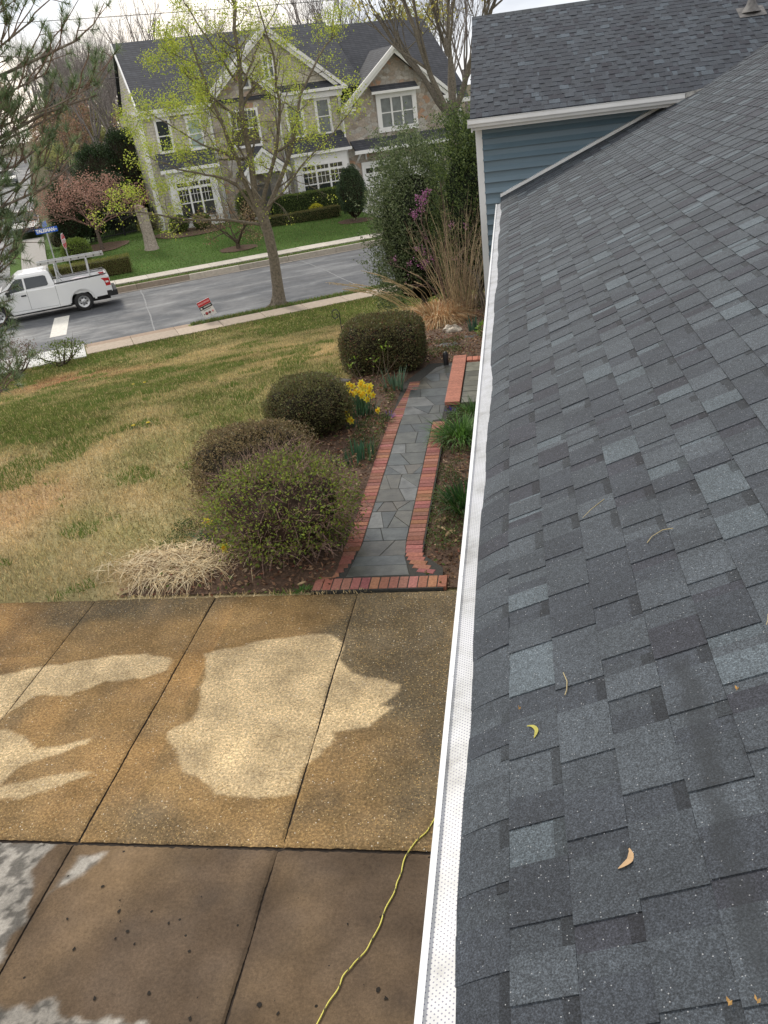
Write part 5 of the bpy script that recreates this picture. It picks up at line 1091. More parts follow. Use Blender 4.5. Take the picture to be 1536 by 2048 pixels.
    window(5.25, 6.75, 4.05, 5.85, -.22, 2, muntin=3, head=.0); window(6.3, 6.62, 7.1, 7.6, -.2, 1, sash=False); window(7.75, 8.25, 7.45, 8.55, .02, 2, muntin=2)
    window(14.55, 16.65, 3.95, 5.55, -.35, 3, fw=.28, glass=CURTAIN, head=.1); window(19.5, 20.3, 2.6, 4.3, 1.2, 1, glass=CURTAIN)
    # projecting bays
    for a, b, z1 in ((.85, 3.65, 3.2), (8.45, 11.85, 3.05)):
        mb = MB(); mb.bb((a, -.85, -.5), (b, .0, z1)); mb.build('bay', TR, Hs)
        window(a + .42, b - .42, .65, z1 - .62, -.86, 3, muntin=3, trans=.3, fw=.05)
    mb = MB(); mb.extr([(5.2, 2.5), (7.8, 2.5), (6.4, 3.75)], 'y', -1.7, -1.55); mb.extr([(5.0, 2.35), (6.4, 3.65), (7.95, 2.35), (7.95, 2.6), (6.4, 3.9), (5.0, 2.6)], 'y', -1.85, -1.7)
    for x in (5.4, 7.45): mb.bb((x - .14, -1.75, -.8), (x + .14, -1.47, 2.5))
    mb.build('portico', TR, Hs); mb = MB(); gable(mb, 6.4, 3.95, 4.95, 8.0, 2.6, -1.85, -.2, .08); mb.build('portico_roof', RF, Hs); mb = MB(); mb.bb((5.95, -.28, -.4), (6.9, -.23, 1.8)); mb.build('front_door', plain('dark_door', (.10, .10, .09), .5), Hs)
    # garage door
    mb = MB(); mb.bb((13.0, -.42, -.5), (17.9, -.36, 1.95)); mb.bb((12.85, -.46, -.6), (13.0, -.34, 2.15)); mb.bb((17.9, -.46, -.6), (18.05, -.34, 2.15)); mb.bb((13.0, -.46, 1.95), (17.9, -.34, 2.15))
    for k in range(1, 4): mb.bb((13.02, -.435, -.5 + k * .61), (17.88, -.42, -.48 + k * .61))
    gd = mb.build('garage_door', TR, Hs); mb = MB()
    for k in range(8): mb.bb((13.1 + k * .6, -.44, 1.5), (13.1 + k * .6 + .47, -.425, 1.78))
    mb.build('garage_window', DARKGLASS, gd); mb = MB(); mb.bb((13.15, -.45, 1.2), (13.6, -.425, 1.24)); mb.build('hinge', BLACKM, gd)
    # driveway of the far house
    mb = MB(); P = []
    for v in (42.1, 44, 48, 52.6):
        for t in (17.0, 22.5): P.append((*xy(t, v), float(gz_tv(t, v)) + .04))
    mb.add(P, [(2 * k, 2 * k + 1, 2 * k + 3, 2 * k + 2) for k in range(3)], np.array([.5, .49, .46])); tag(mb.build('driveway', CONC), kind='structure')
far_house()
def far_garden():
    def P(t, v): x, y = xy(t, v); return x, y
    def hedge(label, t0, t1, v0, v1, h, cols, n, size=.055, cat='hedge', corecol=(.02, .03, .01)):
        x, y = xy((t0 + t1) / 2, (v0 + v1) / 2); z = float(gz(x, y)); root = thing('clipped_hedge', label, cat, (x, y, z), rz=math.atan2(CA, SA)); L, W = (t1 - t0), (v1 - v0)
        u = R.uniform(-L / 2, L / 2, n); w = R.uniform(-W / 2, W / 2, n); q = R.uniform(0, h, n); f = R.choice(3, n, p=[.45, .35, .2]); q = np.where(f == 0, h, q); w = np.where(f == 1, -W / 2, w); w = np.where((f == 2), W / 2 * np.sign(w), w); e = R.random(n) < .08; u = np.where(e, L / 2 * np.sign(u), u)
        Pn = np.c_[u, w, q] + R.normal(size=(n, 3)) * .025 + np.c_[0 * u, 0 * u, .05 * (vn(u, w, 1.5) - .5)]
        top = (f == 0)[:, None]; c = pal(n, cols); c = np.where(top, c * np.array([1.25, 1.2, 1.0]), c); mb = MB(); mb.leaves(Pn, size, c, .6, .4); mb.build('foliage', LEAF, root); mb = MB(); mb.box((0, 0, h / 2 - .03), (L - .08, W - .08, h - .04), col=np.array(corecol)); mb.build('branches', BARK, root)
    G = [(.10, .15, .03), (.14, .19, .04), (.07, .11, .025)]; Br = [(.17, .13, .06), (.13, .12, .04), (.10, .13, .04)]
    hedge('long low clipped hedge of yellow green box behind the white pickup', -.9, 2.85, 43.6, 44.6, .75, [(.17, .20, .05), (.20, .19, .06), (.12, .14, .04)], 9000, .05, corecol=(.06, .045, .02))
    hedge('low brownish hedge bordering the lawn below the right bay window', 10.9, 15.4, 48.3, 48.9, .55, Br, 7000, .05)
    hedge('dark green clipped hedge directly under the right bay window', 12.0, 16.9, 50.3, 51.3, 1.25, G, 8000, .06)
    def sh(label, t, v, rx, h, cols, n=4000, s=.07, name='foundation_shrub', ex=2.2, **k): x, y = xy(t, v); shrub(name, label, (x, y), rx, rx, h, n, s, cols, ex=ex, twigs=6, **k)
    sh('dark conical evergreen between the right bay window and the garage', 15.7, 46.6, .85, 2.9, [(.05, .085, .035), (.08, .12, .05), (.035, .06, .03)], 13000, .07, 'conical_evergreen', 1.7, cat='evergreen', lump=.25)
    sh('bright yellow shrub peeking over the brown hedge', 14.3, 49.4, .42, .7, [(.55, .50, .03), (.42, .42, .04)], 1500)
    sh('dark green ball shrub at the left foot of the right bay window', 10.6, 50.7, .75, 1.8, G, 4000, ex=1.9)
    sh('green ball shrub below the left bay window', 6.5, 51.0, .55, .9, G); sh('second ball shrub below the left bay window, nearer the brown leaved tree', 7.8, 50.8, .5, .85, G)
    sh('loose yellow green shrub at the left corner of the stone house', 4.9, 50.9, .7, 1.3, [(.16, .18, .04), (.24, .24, .05), (.12, .10, .05)], 1800, ck=.4)
    sh('clipped yellow green ball beside the stop sign post', .55, 46.9, .75, 1.35, [(.13, .19, .03), (.17, .24, .04)], 5000)
    for i, (t, v, h, lab) in enumerate([(.7, 52.2, 3.3, 'dark columnar evergreen nearest the road signs'), (1.9, 53.6, 3.4, 'dark columnar evergreen second from the road signs'), (3.1, 57.5, 5.0, 'dark dense evergreen behind the iron fence'), (5.0, 58.5, 5.6, 'broad dark evergreen touching the left corner of the stone house'), (3.4, 55.6, 3.4, 'dark evergreen behind the red brown maple')]):
        sh(lab, t, v, 1.0 if i < 2 else 1.5, h, [(.03, .06, .02), (.05, .085, .03), (.02, .04, .015)], 11000, .10, 'dark_evergreen', 2.4, cat='evergreen', lump=.2)
    sh('bare earthy juniper mound along the side pavement', .0, 52.6, .7, 1.0, [(.10, .13, .06), (.14, .12, .06)], 2500)
    # brown leaved shrub tree in front of the house, hedge ring
    x, y = xy(8.44, 44.6); z = float(gz(x, y)); root = thing('brown_leaved_tree', 'small tree holding brown dry leaves on the far lawn', 'tree', (x, y, z)); mb = MB(); tips = []
    for k in range(6): a = k * 1.05; grow(mb, (0, 0, .25), (math.cos(a) * .7, math.sin(a) * .7, .8), 1.9, .05, 2, tips, .7, .12, 4, (.09, .07, .05), .13, 5)
    mb.tube([(0, 0, -.2), (0, 0, .5)], [.13, .1], 8, np.array([.09, .07, .05])); mb.build('trunk_and_limbs', BARK, root); T = np.array([p for p, _ in tips]); T = T[R.random(len(T)) < .9]; Q = np.repeat(T, 5, 0) + R.normal(size=(len(T) * 5, 3)) * .14
    lf = MB(); lf.leaves(Q, .11, pal(len(Q), [(.20, .13, .07), (.28, .20, .11), (.14, .09, .05), (.34, .27, .14), (.12, .11, .04)], [.3, .25, .2, .15, .1]), .5, -.3); lf.build('dry_leaves', LEAF, root)
    # red-brown japanese maple
    x, y = xy(1.97, 49.7); z = float(gz(x, y)); root = thing('red_brown_maple', 'spreading small maple with russet twigs beside the iron fence', 'tree', (x, y, z)); mb = MB(); tips = []
    mb.tube([(0, 0, -.2), (-.05, 0, .8), (-.12, 0, 1.3)], [.12, .09, .08], 8, np.array([.13, .10, .08]))
    for k in range(8): a = k * .79 + .2; grow(mb, (-.1, 0, 1.1 + .02 * k), (math.cos(a) * 1.1, math.sin(a) * 1.1, .5), 2.7, .045, 2, tips, .6, .2, 6, (.20, .12, .095), .1, 5)
    mb.build('trunk_and_limbs', BARK, root); T = np.array([p for p, _ in tips]); Q = np.repeat(T, 5, 0) + R.normal(size=(len(T) * 5, 3)) * .12; lf = MB(); lf.leaves(Q, .09, pal(len(Q), [(.40, .23, .17), (.46, .28, .21), (.32, .17, .13)]), .6, .1); lf.build('buds', LEAF, root)
    # cut trunk
    x, y = xy(4.4, 47.9); z = float(gz(x, y)); root = thing('cut_tree_trunk', 'tall pale topless dead trunk standing on the far lawn', 'tree stump', (x, y, z)); mb = MB(); P_ = [(0, 0, -.2), (0, 0, .1), (-.02, 0, .8), (-.06, 0, 1.5), (-.10, 0, 2.05)]; mb.tube(P_, [.52, .36, .30, .30, .33], 14, np.array([.36, .31, .26])); mb.build('trunk', BARK, root); mb = MB(); mb.tube([(-.02, 0, 2.0), (-.25, 0, 2.15), (-.42, 0, 2.2)], [.2, .16, .1], 8, np.array([.30, .22, .17])); mb.build('broken_limb', BARK, root)
    # iron fence
    x, y = xy(1.8, 53.5); root = thing('iron_fence', 'black iron picket fence between the dark evergreens and the stone house', 'fence', (x, y, float(gz(x, y)))); mb = MB(); rl = MB(); po = MB()
    a = np.array(xy(1.6, 53.2)); b = np.array(xy(5.6, 54.6)); n = 42
    for k in range(n): q = a + (b - a) * k / (n - 1); z = float(gz(*q)); mb.box((q[0], q[1], z + .6), (.025, .025, 1.15))
    for h in (.15, 1.0): rl.tube([(a[0], a[1], float(gz(*a)) + h), (b[0], b[1], float(gz(*b)) + h)], .025, 4)
    mb.build('picket', BLACKM, root, True)['kind'] = 'stuff'; rl.build('rail', BLACKM, root, True)
    for k in (0, .5, 1): q = a + (b - a) * k; p1 = MB(); p1.box((q[0], q[1], float(gz(*q)) + .65), (.08, .08, 1.3)); p1.build('post', BLACKM, root, True)
    # mulch rings
    mb = MB()
    for t, v, r in ((8.44, 44.6, .95), (1.97, 49.7, .9), (7.0, 50.6, 2.0), (15.7, 46.6, 1.0), (1.9, 50.6, 1.6)):
        n = 16; V = [(*xy(t + r * math.cos(i * 6.283 / n) * (1 + .15 * R.random()), v + r * .7 * math.sin(i * 6.283 / n)),) for i in range(n)]; V = [(p[0], p[1], float(gz(*p)) + .035) for p in V]; mb.add(V, [tuple(range(n))])
    tag(mb.build('mulch_ring', SOIL), kind='structure')
    # shrubs at the near corner, lower left
    def lowsh(label, t, v, rx, h, cols, n, red=0):
        x, y = xy(t, v); z = float(gz(x, y)); root = thing('low_shrub', label, 'shrub', (x, y, z)); mb = MB(); tips = []
        for k in range(7): a = k * .9; grow(mb, (0, 0, 0), (math.cos(a), math.sin(a), .55), rx * .9, .03, 1, tips, .5, .3, 4, (.10, .075, .06), .15, 5)
        mb.build('stems', BARK, root); T = np.array([p for p, _ in tips]); T[:, 2] = np.minimum(T[:, 2], h); Q = np.repeat(T, 14, 0) + R.normal(size=(len(T) * 14, 3)) * [.13, .13, .05]; lf = MB(); lf.leaves(Q, .06, pal(len(Q), cols), .5, .8); lf.build('foliage', LEAF, root)
    lowsh('low spreading bright green juniper by the white corner pavement', -.95, 27.3, .95, .55, [(.13, .18, .03), (.18, .23, .04), (.08, .12, .03)], 0)
    lowsh('reddish grey twiggy shrub at the left edge near the corner', -2.3, 27.1, 1.1, .9, [(.17, .11, .09), (.22, .15, .13), (.13, .14, .08)], 0)
far_garden()
# ------------------------------------------------------------------ vehicles
CARWHITE = plain('white_car_paint', (.78, .79, .79), .3, 0, .02, 2, clear=.6)
REDLENS = plain('red_lens', (.45, .012, .015), .2, 0, .2, 6, spec=.7)
def arch(cx, cz, r, n=9, a0=math.pi, a1=0): return [(cx + r * math.cos(a0 + (a1 - a0) * i / n), cz + r * math.sin(a0 + (a1 - a0) * i / n)) for i in range(n + 1)]
def wheel(parent, x, y, z, r, w, side):
    mb = MB(); mb.lathe([(r * .62, -w / 2), (r * .9, -w / 2), (r, -w * .35), (r, w * .35), (r * .9, w / 2), (r * .62, w / 2), (r * .60, 0)], (0, 0, 0), 'y', 24); t = mb.build('wheel', DARKRUB, parent); t.location = (x, y, z)
    mb = MB(); o = side * w * .5; mb.lathe([(0, o * .55), (r * .16, o * .75), (r * .2, o * .5), (r * .44, o * .45), (r * .56, o * .85), (r * .63, o * 1.0), (r * .63, o * .2)], (0, 0, 0), 'y', 24)
    ri = mb.build('rim', GREYMET, t); mb = MB()
    for k in range(7): a = k * 6.283 / 7; mb.lathe([(0, o * .56), (r * .075, o * .55), (r * .075, o * .40)], (r * .37 * math.cos(a), 0, r * .37 * math.sin(a)), 'y', 8)
    mb.build('rim_opening', BLACKM, t); return t
def sidepanel(mb, outline, y0, y1, mi=0): mb.extr(outline, 'y', y0, y1, mi=mi)
def pickup():
    x0, y0 = xy(-1.3, 37.88); root = thing('pickup_truck', 'white pickup truck with a ladder rack driving on the road', 'pickup truck', (x0, y0, -2.07), rz=math.atan2(CA, SA)); hw = .93
    # local x: + towards the tail. rear axle 1.5, front axle -1.85
    xr, xf, zr, R_ = 1.5, -1.85, .40, .47
    body = [(-2.72, .42), (-2.80, .60), (-2.78, .98), (-2.62, 1.12), (-1.62, 1.20), (.56, 1.20), (.575, 1.24), (2.66, 1.30), (2.72, 1.24), (2.74, .62), (2.62, .50)]
    low = arch(xr, zr, R_, 9, 0.15, math.pi - .15) + [(.98, .36), (-1.3, .34)] + arch(xf, zr, R_, 9, .15, math.pi - .15)
    out = body + low; mb = MB()
    # flanks and skin built from a ring of sections so that the sides bow out
    P = np.array(out); n = len(P)
    secs = [(-hw + .10, 1.0), (-hw + .02, 1.0), (-hw, .0), (hw, .0), (hw - .02, 1.0), (hw - .10, 1.0)]
    def inset(p, q): c = np.array([0, .75]); v = c - p; return p + v / (np.linalg.norm(v, axis=1, keepdims=True)) * q
    S = [inset(P, .05), inset(P, .018), P, P, inset(P, .018), inset(P, .05)]; ys = [-hw, -hw - .0, -hw + .035, hw - .035, hw, hw]; ys = [-hw - .015, -hw, -hw + .04, hw - .04, hw, hw + .015]
    V = np.vstack([np.c_[s_[:, 0], np.full(n, y), s_[:, 1]] for s_, y in zip(S, ys)])
    F = []
    for k in range(5):
        if k == 2:
            F += [(k * n + i, (k + 1) * n + i, (k + 1) * n + (i + 1) % n, k * n + (i + 1) % n) for i in range(n) if not (6 <= i <= 6)]
        else: F += [(k * n + i, (k + 1) * n + i, (k + 1) * n + (i + 1) % n, k * n + (i + 1) % n) for i in range(n)]
    F += [tuple(range(n)), tuple(range(6 * n - 1, 5 * n - 1, -1))]
    mb.add(V, F)
    mb.bb((.575, -hw + .1, .74), (2.62, hw - .1, .80)); mb.bb((.575, -hw + .05, .75), (.62, hw - .05, 1.22)); mb.bb((2.60, -hw + .05, .6), (2.66, hw - .05, 1.26)); mb.bb((.6, -hw + .03, .74), (2.64, -hw + .10, 1.22)); mb.bb((.6, hw - .10, .74), (2.64, hw - .03, 1.22))
    for s_ in (-1, 1):       # raised arch flares
        a = arch(xr, zr, .56, 12, .05, math.pi - .05); b = arch(xr, zr, .475, 12, .05, math.pi - .05); m_ = len(a)
        V = [(p[0], s_ * (hw + .012), p[1]) for p in a] + [(p[0], s_ * (hw + .035), p[1]) for p in b] + [(p[0], s_ * (hw - .1), p[1]) for p in b]; mb.add(V, [(i, i + 1, m_ + i + 1, m_ + i) for i in range(m_ - 1)] + [(m_ + i, m_ + i + 1, 2 * m_ + i + 1, 2 * m_ + i) for i in range(m_ - 1)], smooth=True)
    mb.build('body', CARWHITE, root)
    # greenhouse: tapered cab
    def ring(z, xa, xb, w): return [(xa, -w, z), (xb, -w, z), (xb, w, z), (xa, w, z)]
    mb = MB(); lv = [ring(1.19, -1.66, .56, hw - .03), ring(1.30, -1.50, .555, hw - .05), ring(1.74, -.88, .47, hw - .17), ring(1.83, -.72, .40, hw - .24), ring(1.86, -.5, .28, hw - .4)]
    V = sum(lv, []); F = [(4 * k + i, 4 * k + (i + 1) % 4, 4 * k + 4 + (i + 1) % 4, 4 * k + 4 + i) for k in range(4) for i in range(4)] + [(16, 17, 18, 19)]; mb.add(V, F); mb.build('cab', CARWHITE, root)
    GL = DARKGLASS
    def sidewin(outl, name, s_):
        V = []; 
        for off in (.006, .0):
            for x, z in outl: t = (z - 1.30) / .44; w = (hw - .05) * (1 - t) + (hw - .17) * t; V.append((x, s_ * (w + off + .004), z))
        n_ = len(outl); mb = MB(); mb.add(V, [tuple(range(n_)), tuple(range(2 * n_ - 1, n_ - 1, -1))] + [(i, (i + 1) % n_, n_ + (i + 1) % n_, n_ + i) for i in range(n_)]); return mb.build(name, GL, root)
    for s_ in (-1, 1):
        sidewin([(-1.42, 1.19), (-.62, 1.25), (-.60, 1.68), (-.82, 1.69), (-.95, 1.62)], 'front_side_window', s_); sidewin([(-.54, 1.26), (.28, 1.28), (.33, 1.33), (.30, 1.64), (.22, 1.68), (-.53, 1.68)], 'rear_side_window', s_)
    mb = MB(); mb.add([(.568, -.62, 1.32), (.568, .62, 1.32), (.485, .60, 1.70), (.485, -.60, 1.70)], [(0, 1, 2, 3)]); mb.build('rear_window', GL, root)
    mb = MB(); mb.add([(-1.50, -.78, 1.29), (-1.50, .78, 1.29), (-.90, .66, 1.74), (-.90, -.66, 1.74)], [(3, 2, 1, 0)]); o = mb.build('windscreen', GL, root); o.location = (-.006, 0, .006)
    # door shut lines, handles, trim
    mb = MB()
    for s_ in (-1, 1):
        for P_ in ([(-1.40, .5), (-1.44, 1.16)], [(-.55, .44), (-.55, 1.22)], [(.56, .38), (.57, 1.2)], [(-1.35, .47), (.52, .44)]): mb.tube([(p[0], s_ * (hw + .013), p[1]) for p in P_], .006, 4)
    mb.build('shut_line', DARKRUB, root)
    for s_ in (-1, 1):
        mb = MB(); mb.box((-.70, s_ * (hw + .02), 1.04), (.2, .03, .055)); mb.build('door_handle', BLACKM, root)
        mb = MB(); mb.extr([(2.38, 1.19), (2.70, 1.17), (2.72, .86), (2.52, .86), (2.50, 1.05)], 'y', s_ * (hw - .12), s_ * (hw + .018)); tl = mb.build('tail_light', REDLENS, root)
        mb = MB(); mb.box((2.60, s_ * (hw + .019), 1.02), (.12, .01, .07)); mb.build('reversing_lens', WHITE, tl)
        mb = MB(); mb.extr([(-2.79, .98), (-2.62, 1.08), (-2.35, 1.06), (-2.4, .92), (-2.78, .86)], 'y', s_ * (hw - .3), s_ * (hw + .006)); mb.build('headlight', plain('headlight_lens', (.5, .52, .54), .15, .2), root)
        mb = MB(); mb.box((-1.25, s_ * (hw + .14), 1.22), (.14, .22, .2)); mb.build('wing_mirror', BLACKM, root)
        mb = MB(); mb.bb((.6, s_ * (hw - .10), 1.225), (2.66, s_ * (hw - .01), 1.262), M=None); o = mb.build('bed_rail_cap', BLACKM, root); o.rotation_euler = (0, -.026, 0); o.location = (0, 0, -.005 + .03)
    for x, nm in ((xr, 'r'), (xf, 'f')):
        for s_ in (-1, 1): wheel(root, x, s_ * (hw - .13), .385, .385, .25, s_)
    mb = MB(); mb.bb((2.66, -hw + .02, .42), (2.92, hw - .02, .64)); mb.bb((2.5, -hw - .02, .44), (2.7, -hw + .2, .66)); mb.bb((2.5, hw - .2, .44), (2.7, hw + .02, .66)); mb.build('rear_bumper', DARKRUB, root)
    mb = MB(); mb.bb((-2.92, -hw + .03, .36), (-2.70, hw - .03, .60)); mb.build('front_bumper', DARKRUB, root)
    mb = MB(); mb.bb((-2.83, -.6, .62), (-2.77, .6, .98)); mb.build('grille', BLACKM, root)
    mb = MB(); mb.bb((-2.5, -hw + .2, .30), (2.6, hw - .2, .55)); mb.bb((-1.35, -hw + .02, .30), (1.02, hw - .02, .38)); mb.build('underbody', DARKRUB, root)
    # ladder rack
    rk = MB()
    for x in (.72, 1.02 + .98): 
        for s_ in (-1, 1): rk.tube([(x, s_ * (hw - .08), 1.22), (x + .03, s_ * (hw - .16), 1.98)], .032, 6)
        rk.tube([(x + .03, -hw + .05, 1.98), (x + .03, hw - .05, 1.98)], .03, 6)
    for s_ in (-1, 1): rk.tube([(.68, s_ * (hw - .08), 1.27), (2.4, s_ * (hw - .08), 1.30)], .025, 6); rk.tube([(.74, s_ * (hw - .14), 1.6), (.9, s_ * (hw - .12), 1.3)], .02, 4)
    rk.build('ladder_rack', GREYMET, root)
    x1, y1 = xy(-1.3, 37.6); ld = thing('ladder', 'aluminium ladder lying flat on the rack of the white pickup', 'ladder', (x1, y1, -.05), rz=math.atan2(CA, SA)); mb = MB()
    for s_ in (-.26, .26): mb.bb((.1, s_ - .02, 0), (2.75, s_ + .02, .12))
    mb.build('side_rail', GREYMET, ld); mb = MB()
    for k in range(9): mb.tube([(.25 + k * .3, -.3, .06), (.25 + k * .3, .3, .06)], .028, 6)
    mb.build('rung', BLACKM, ld)
    x2, y2 = xy(-.15, 37.7); mb = MB(); V, F, cc = core((0, 0, 0), .22, .18, .2, 2.3, 1, (.5, .55, .66)); mb.add(V, F, cc); o = mb.build('plastic_bag', colored('bag_plastic', .5)); o.location = (x2, y2, -1.12); tag(o, 'pale blue bag in the bed of the white pickup', 'bag')
    x2, y2 = xy(.35, 38.0); mb = MB(); mb.bb((-.4, -.3, 0), (.4, .3, .38)); o = mb.build('tool_box', plain('lavender_grey_box', (.42, .38, .42), .6)); o.location = (x2, y2, -1.26); tag(o, 'mauve grey box in the bed of the white pickup', 'box')
pickup()
def car(label, t, v, rz, L, W, Hh, paint, z=None, cat='car', group=None):
    x, y = xy(t, v); z = float(gz_tv(t, v)) + .04 if z is None else z; root = thing('parked_car', label, cat, (x, y, z), group, rz); hl = L / 2; pm = plain('paint', paint, .45, 0, .04, clear=0)
    wf, wr, r = -hl + .95, hl - .95, .33; up = Hh
    out = [(-hl, .35), (-hl + .02, .62), (-hl + .5, .80), (-hl + 1.25, .90), (hl - .35, .95), (hl - .02, .82), (hl, .4)] + [(hl - .3, .28)] + arch(wr, .33, .38, 8, .1, math.pi - .1) + arch(wf, .33, .38, 8, .1, math.pi - .1) + [(-hl + .3, .28)]
    mb = MB(); mb.extr(out, 'y', -W / 2, W / 2); mb.build('body', pm, root); mb = MB()
    def ring(z, xa, xb, w): return [(xa, -w, z), (xb, -w, z), (xb, w, z), (xa, w, z)]
    lv = [ring(.88, -hl + 1.15, hl - .3, W / 2 - .04), ring(up - .1, -hl + 1.85, hl - .75, W / 2 - .2), ring(up, -hl + 2.1, hl - 1.0, W / 2 - .3)]; mb.add(sum(lv, []), [(4 * k + i, 4 * k + (i + 1) % 4, 4 * k + 4 + (i + 1) % 4, 4 * k + 4 + i) for k in range(2) for i in range(4)] + [(8, 9, 10, 11)]); mb.build('cabin', pm, root)
    mb = MB()
    for s_ in (-1, 1):
        for a, b in ((-hl + 1.5, -.05), (.05, hl - .75)): mb.add([(a, s_ * (W / 2 - .05), .95), (b, s_ * (W / 2 - .05), .95), (min(b, hl - .95), s_ * (W / 2 - .17), up - .16), (max(a, -hl + 1.9), s_ * (W / 2 - .17), up - .16)], [(0, 1, 2, 3)])
    mb.build('side_window', DARKGLASS, root); mb = MB(); q = W / 2 - .16
    mb.add([(-hl + 1.2, -q, .93), (-hl + 1.2, q, .93), (-hl + 1.80, q - .1, up - .14), (-hl + 1.80, -q + .1, up - .14)], [(0, 1, 2, 3)]); o = mb.build('windscreen', DARKGLASS, root); o.location = (-.03, 0, .02)
    mb = MB(); mb.add([(hl - .36, -q, .96), (hl - .36, q, .96), (hl - .74, q - .1, up - .14), (hl - .74, -q + .1, up - .14)], [(3, 2, 1, 0)]); o = mb.build('rear_window', DARKGLASS, root); o.location = (.03, 0, .02)
    for s_ in (-1, 1):
        for x in (wf, wr): wheel(root, x, s_ * (W / 2 - .12), .33, .33, .2, s_)
        mb = MB(); mb.bb((hl - .06, s_ * (W / 2 - .28), .62), (hl + .01, s_ * (W / 2 - .03), .80)); mb.build('tail_light', REDLENS, root); mb = MB(); mb.bb((-hl - .0, s_ * (W / 2 - .32), .58), (-hl + .12, s_ * (W / 2 - .03), .72)); mb.build('headlight', WHITE, root)
    return root
VD = math.atan2(SA, -CA)
car('dark blue car standing on the side road just behind the street name sign', -1.9, 61.5, VD, 4.6, 1.8, 1.55, (.02, .025, .05))
car('grey car on the side road beyond the dark blue one', -4.6, 76, VD + .02, 4.5, 1.8, 1.45, (.22, .24, .24))
car('silver grey car parked far up the side road at the left edge', -3.6, 104, VD, 4.6, 1.8, 1.5, (.16, .17, .18))
# lane lines on the side road
def lanes():
    mb = MB()
    for t0, v0, v1, w in ((-2.75, 66, 92, .12), (-4.1, 66, 98, .12), (-6.2, 60, 110, .14)):
        P = []; n = 16
        for k in range(n + 1): v = v0 + (v1 - v0) * k / n; t = t0 + 1.6 * (k / n) ** 1.4; z = float(gz_tv(t, v)) + .045; P += [(*xy(t, v), z), (*xy(t + w, v), z)]
        mb.add(P, [(2 * k, 2 * k + 1, 2 * k + 3, 2 * k + 2) for k in range(n)], np.array([.7, .66, .55]) if t0 > -6 else np.array([.6, .42, .12]))
    tag(mb.build('lane_line', bpy.data.materials['road_paint']), kind='structure')
lanes()
# ------------------------------------------------------------------ signs
def text_mesh(txt, size, name, mat, parent, loc, rot, bold=.012, sx=1):
    cu = bpy.data.curves.new('tmp', 'FONT'); cu.body = txt; cu.size = size; cu.align_x = 'CENTER'; cu.align_y = 'CENTER'; cu.extrude = .003; cu.offset = bold
    o = bpy.data.objects.new('tmp', cu); COL.objects.link(o); bpy.context.view_layer.update(); me = bpy.data.meshes.new_from_object(o); bpy.data.objects.remove(o)
    me.materials.clear(); me.materials.append(mat); q = bpy.data.objects.new(name, me); COL.objects.link(q); q.parent = parent; q.location = loc; q.rotation_euler = rot; q.scale = (sx, 1, 1); return q
SIGNRED = plain('sign_red', (.50, .02, .03), .5, 0, .05); SIGNBLUE = plain('sign_blue', (.015, .10, .48), .5, 0, .05); SIGNPALE = plain('sign_pale_blue', (.20, .28, .62), .5, 0, .08)
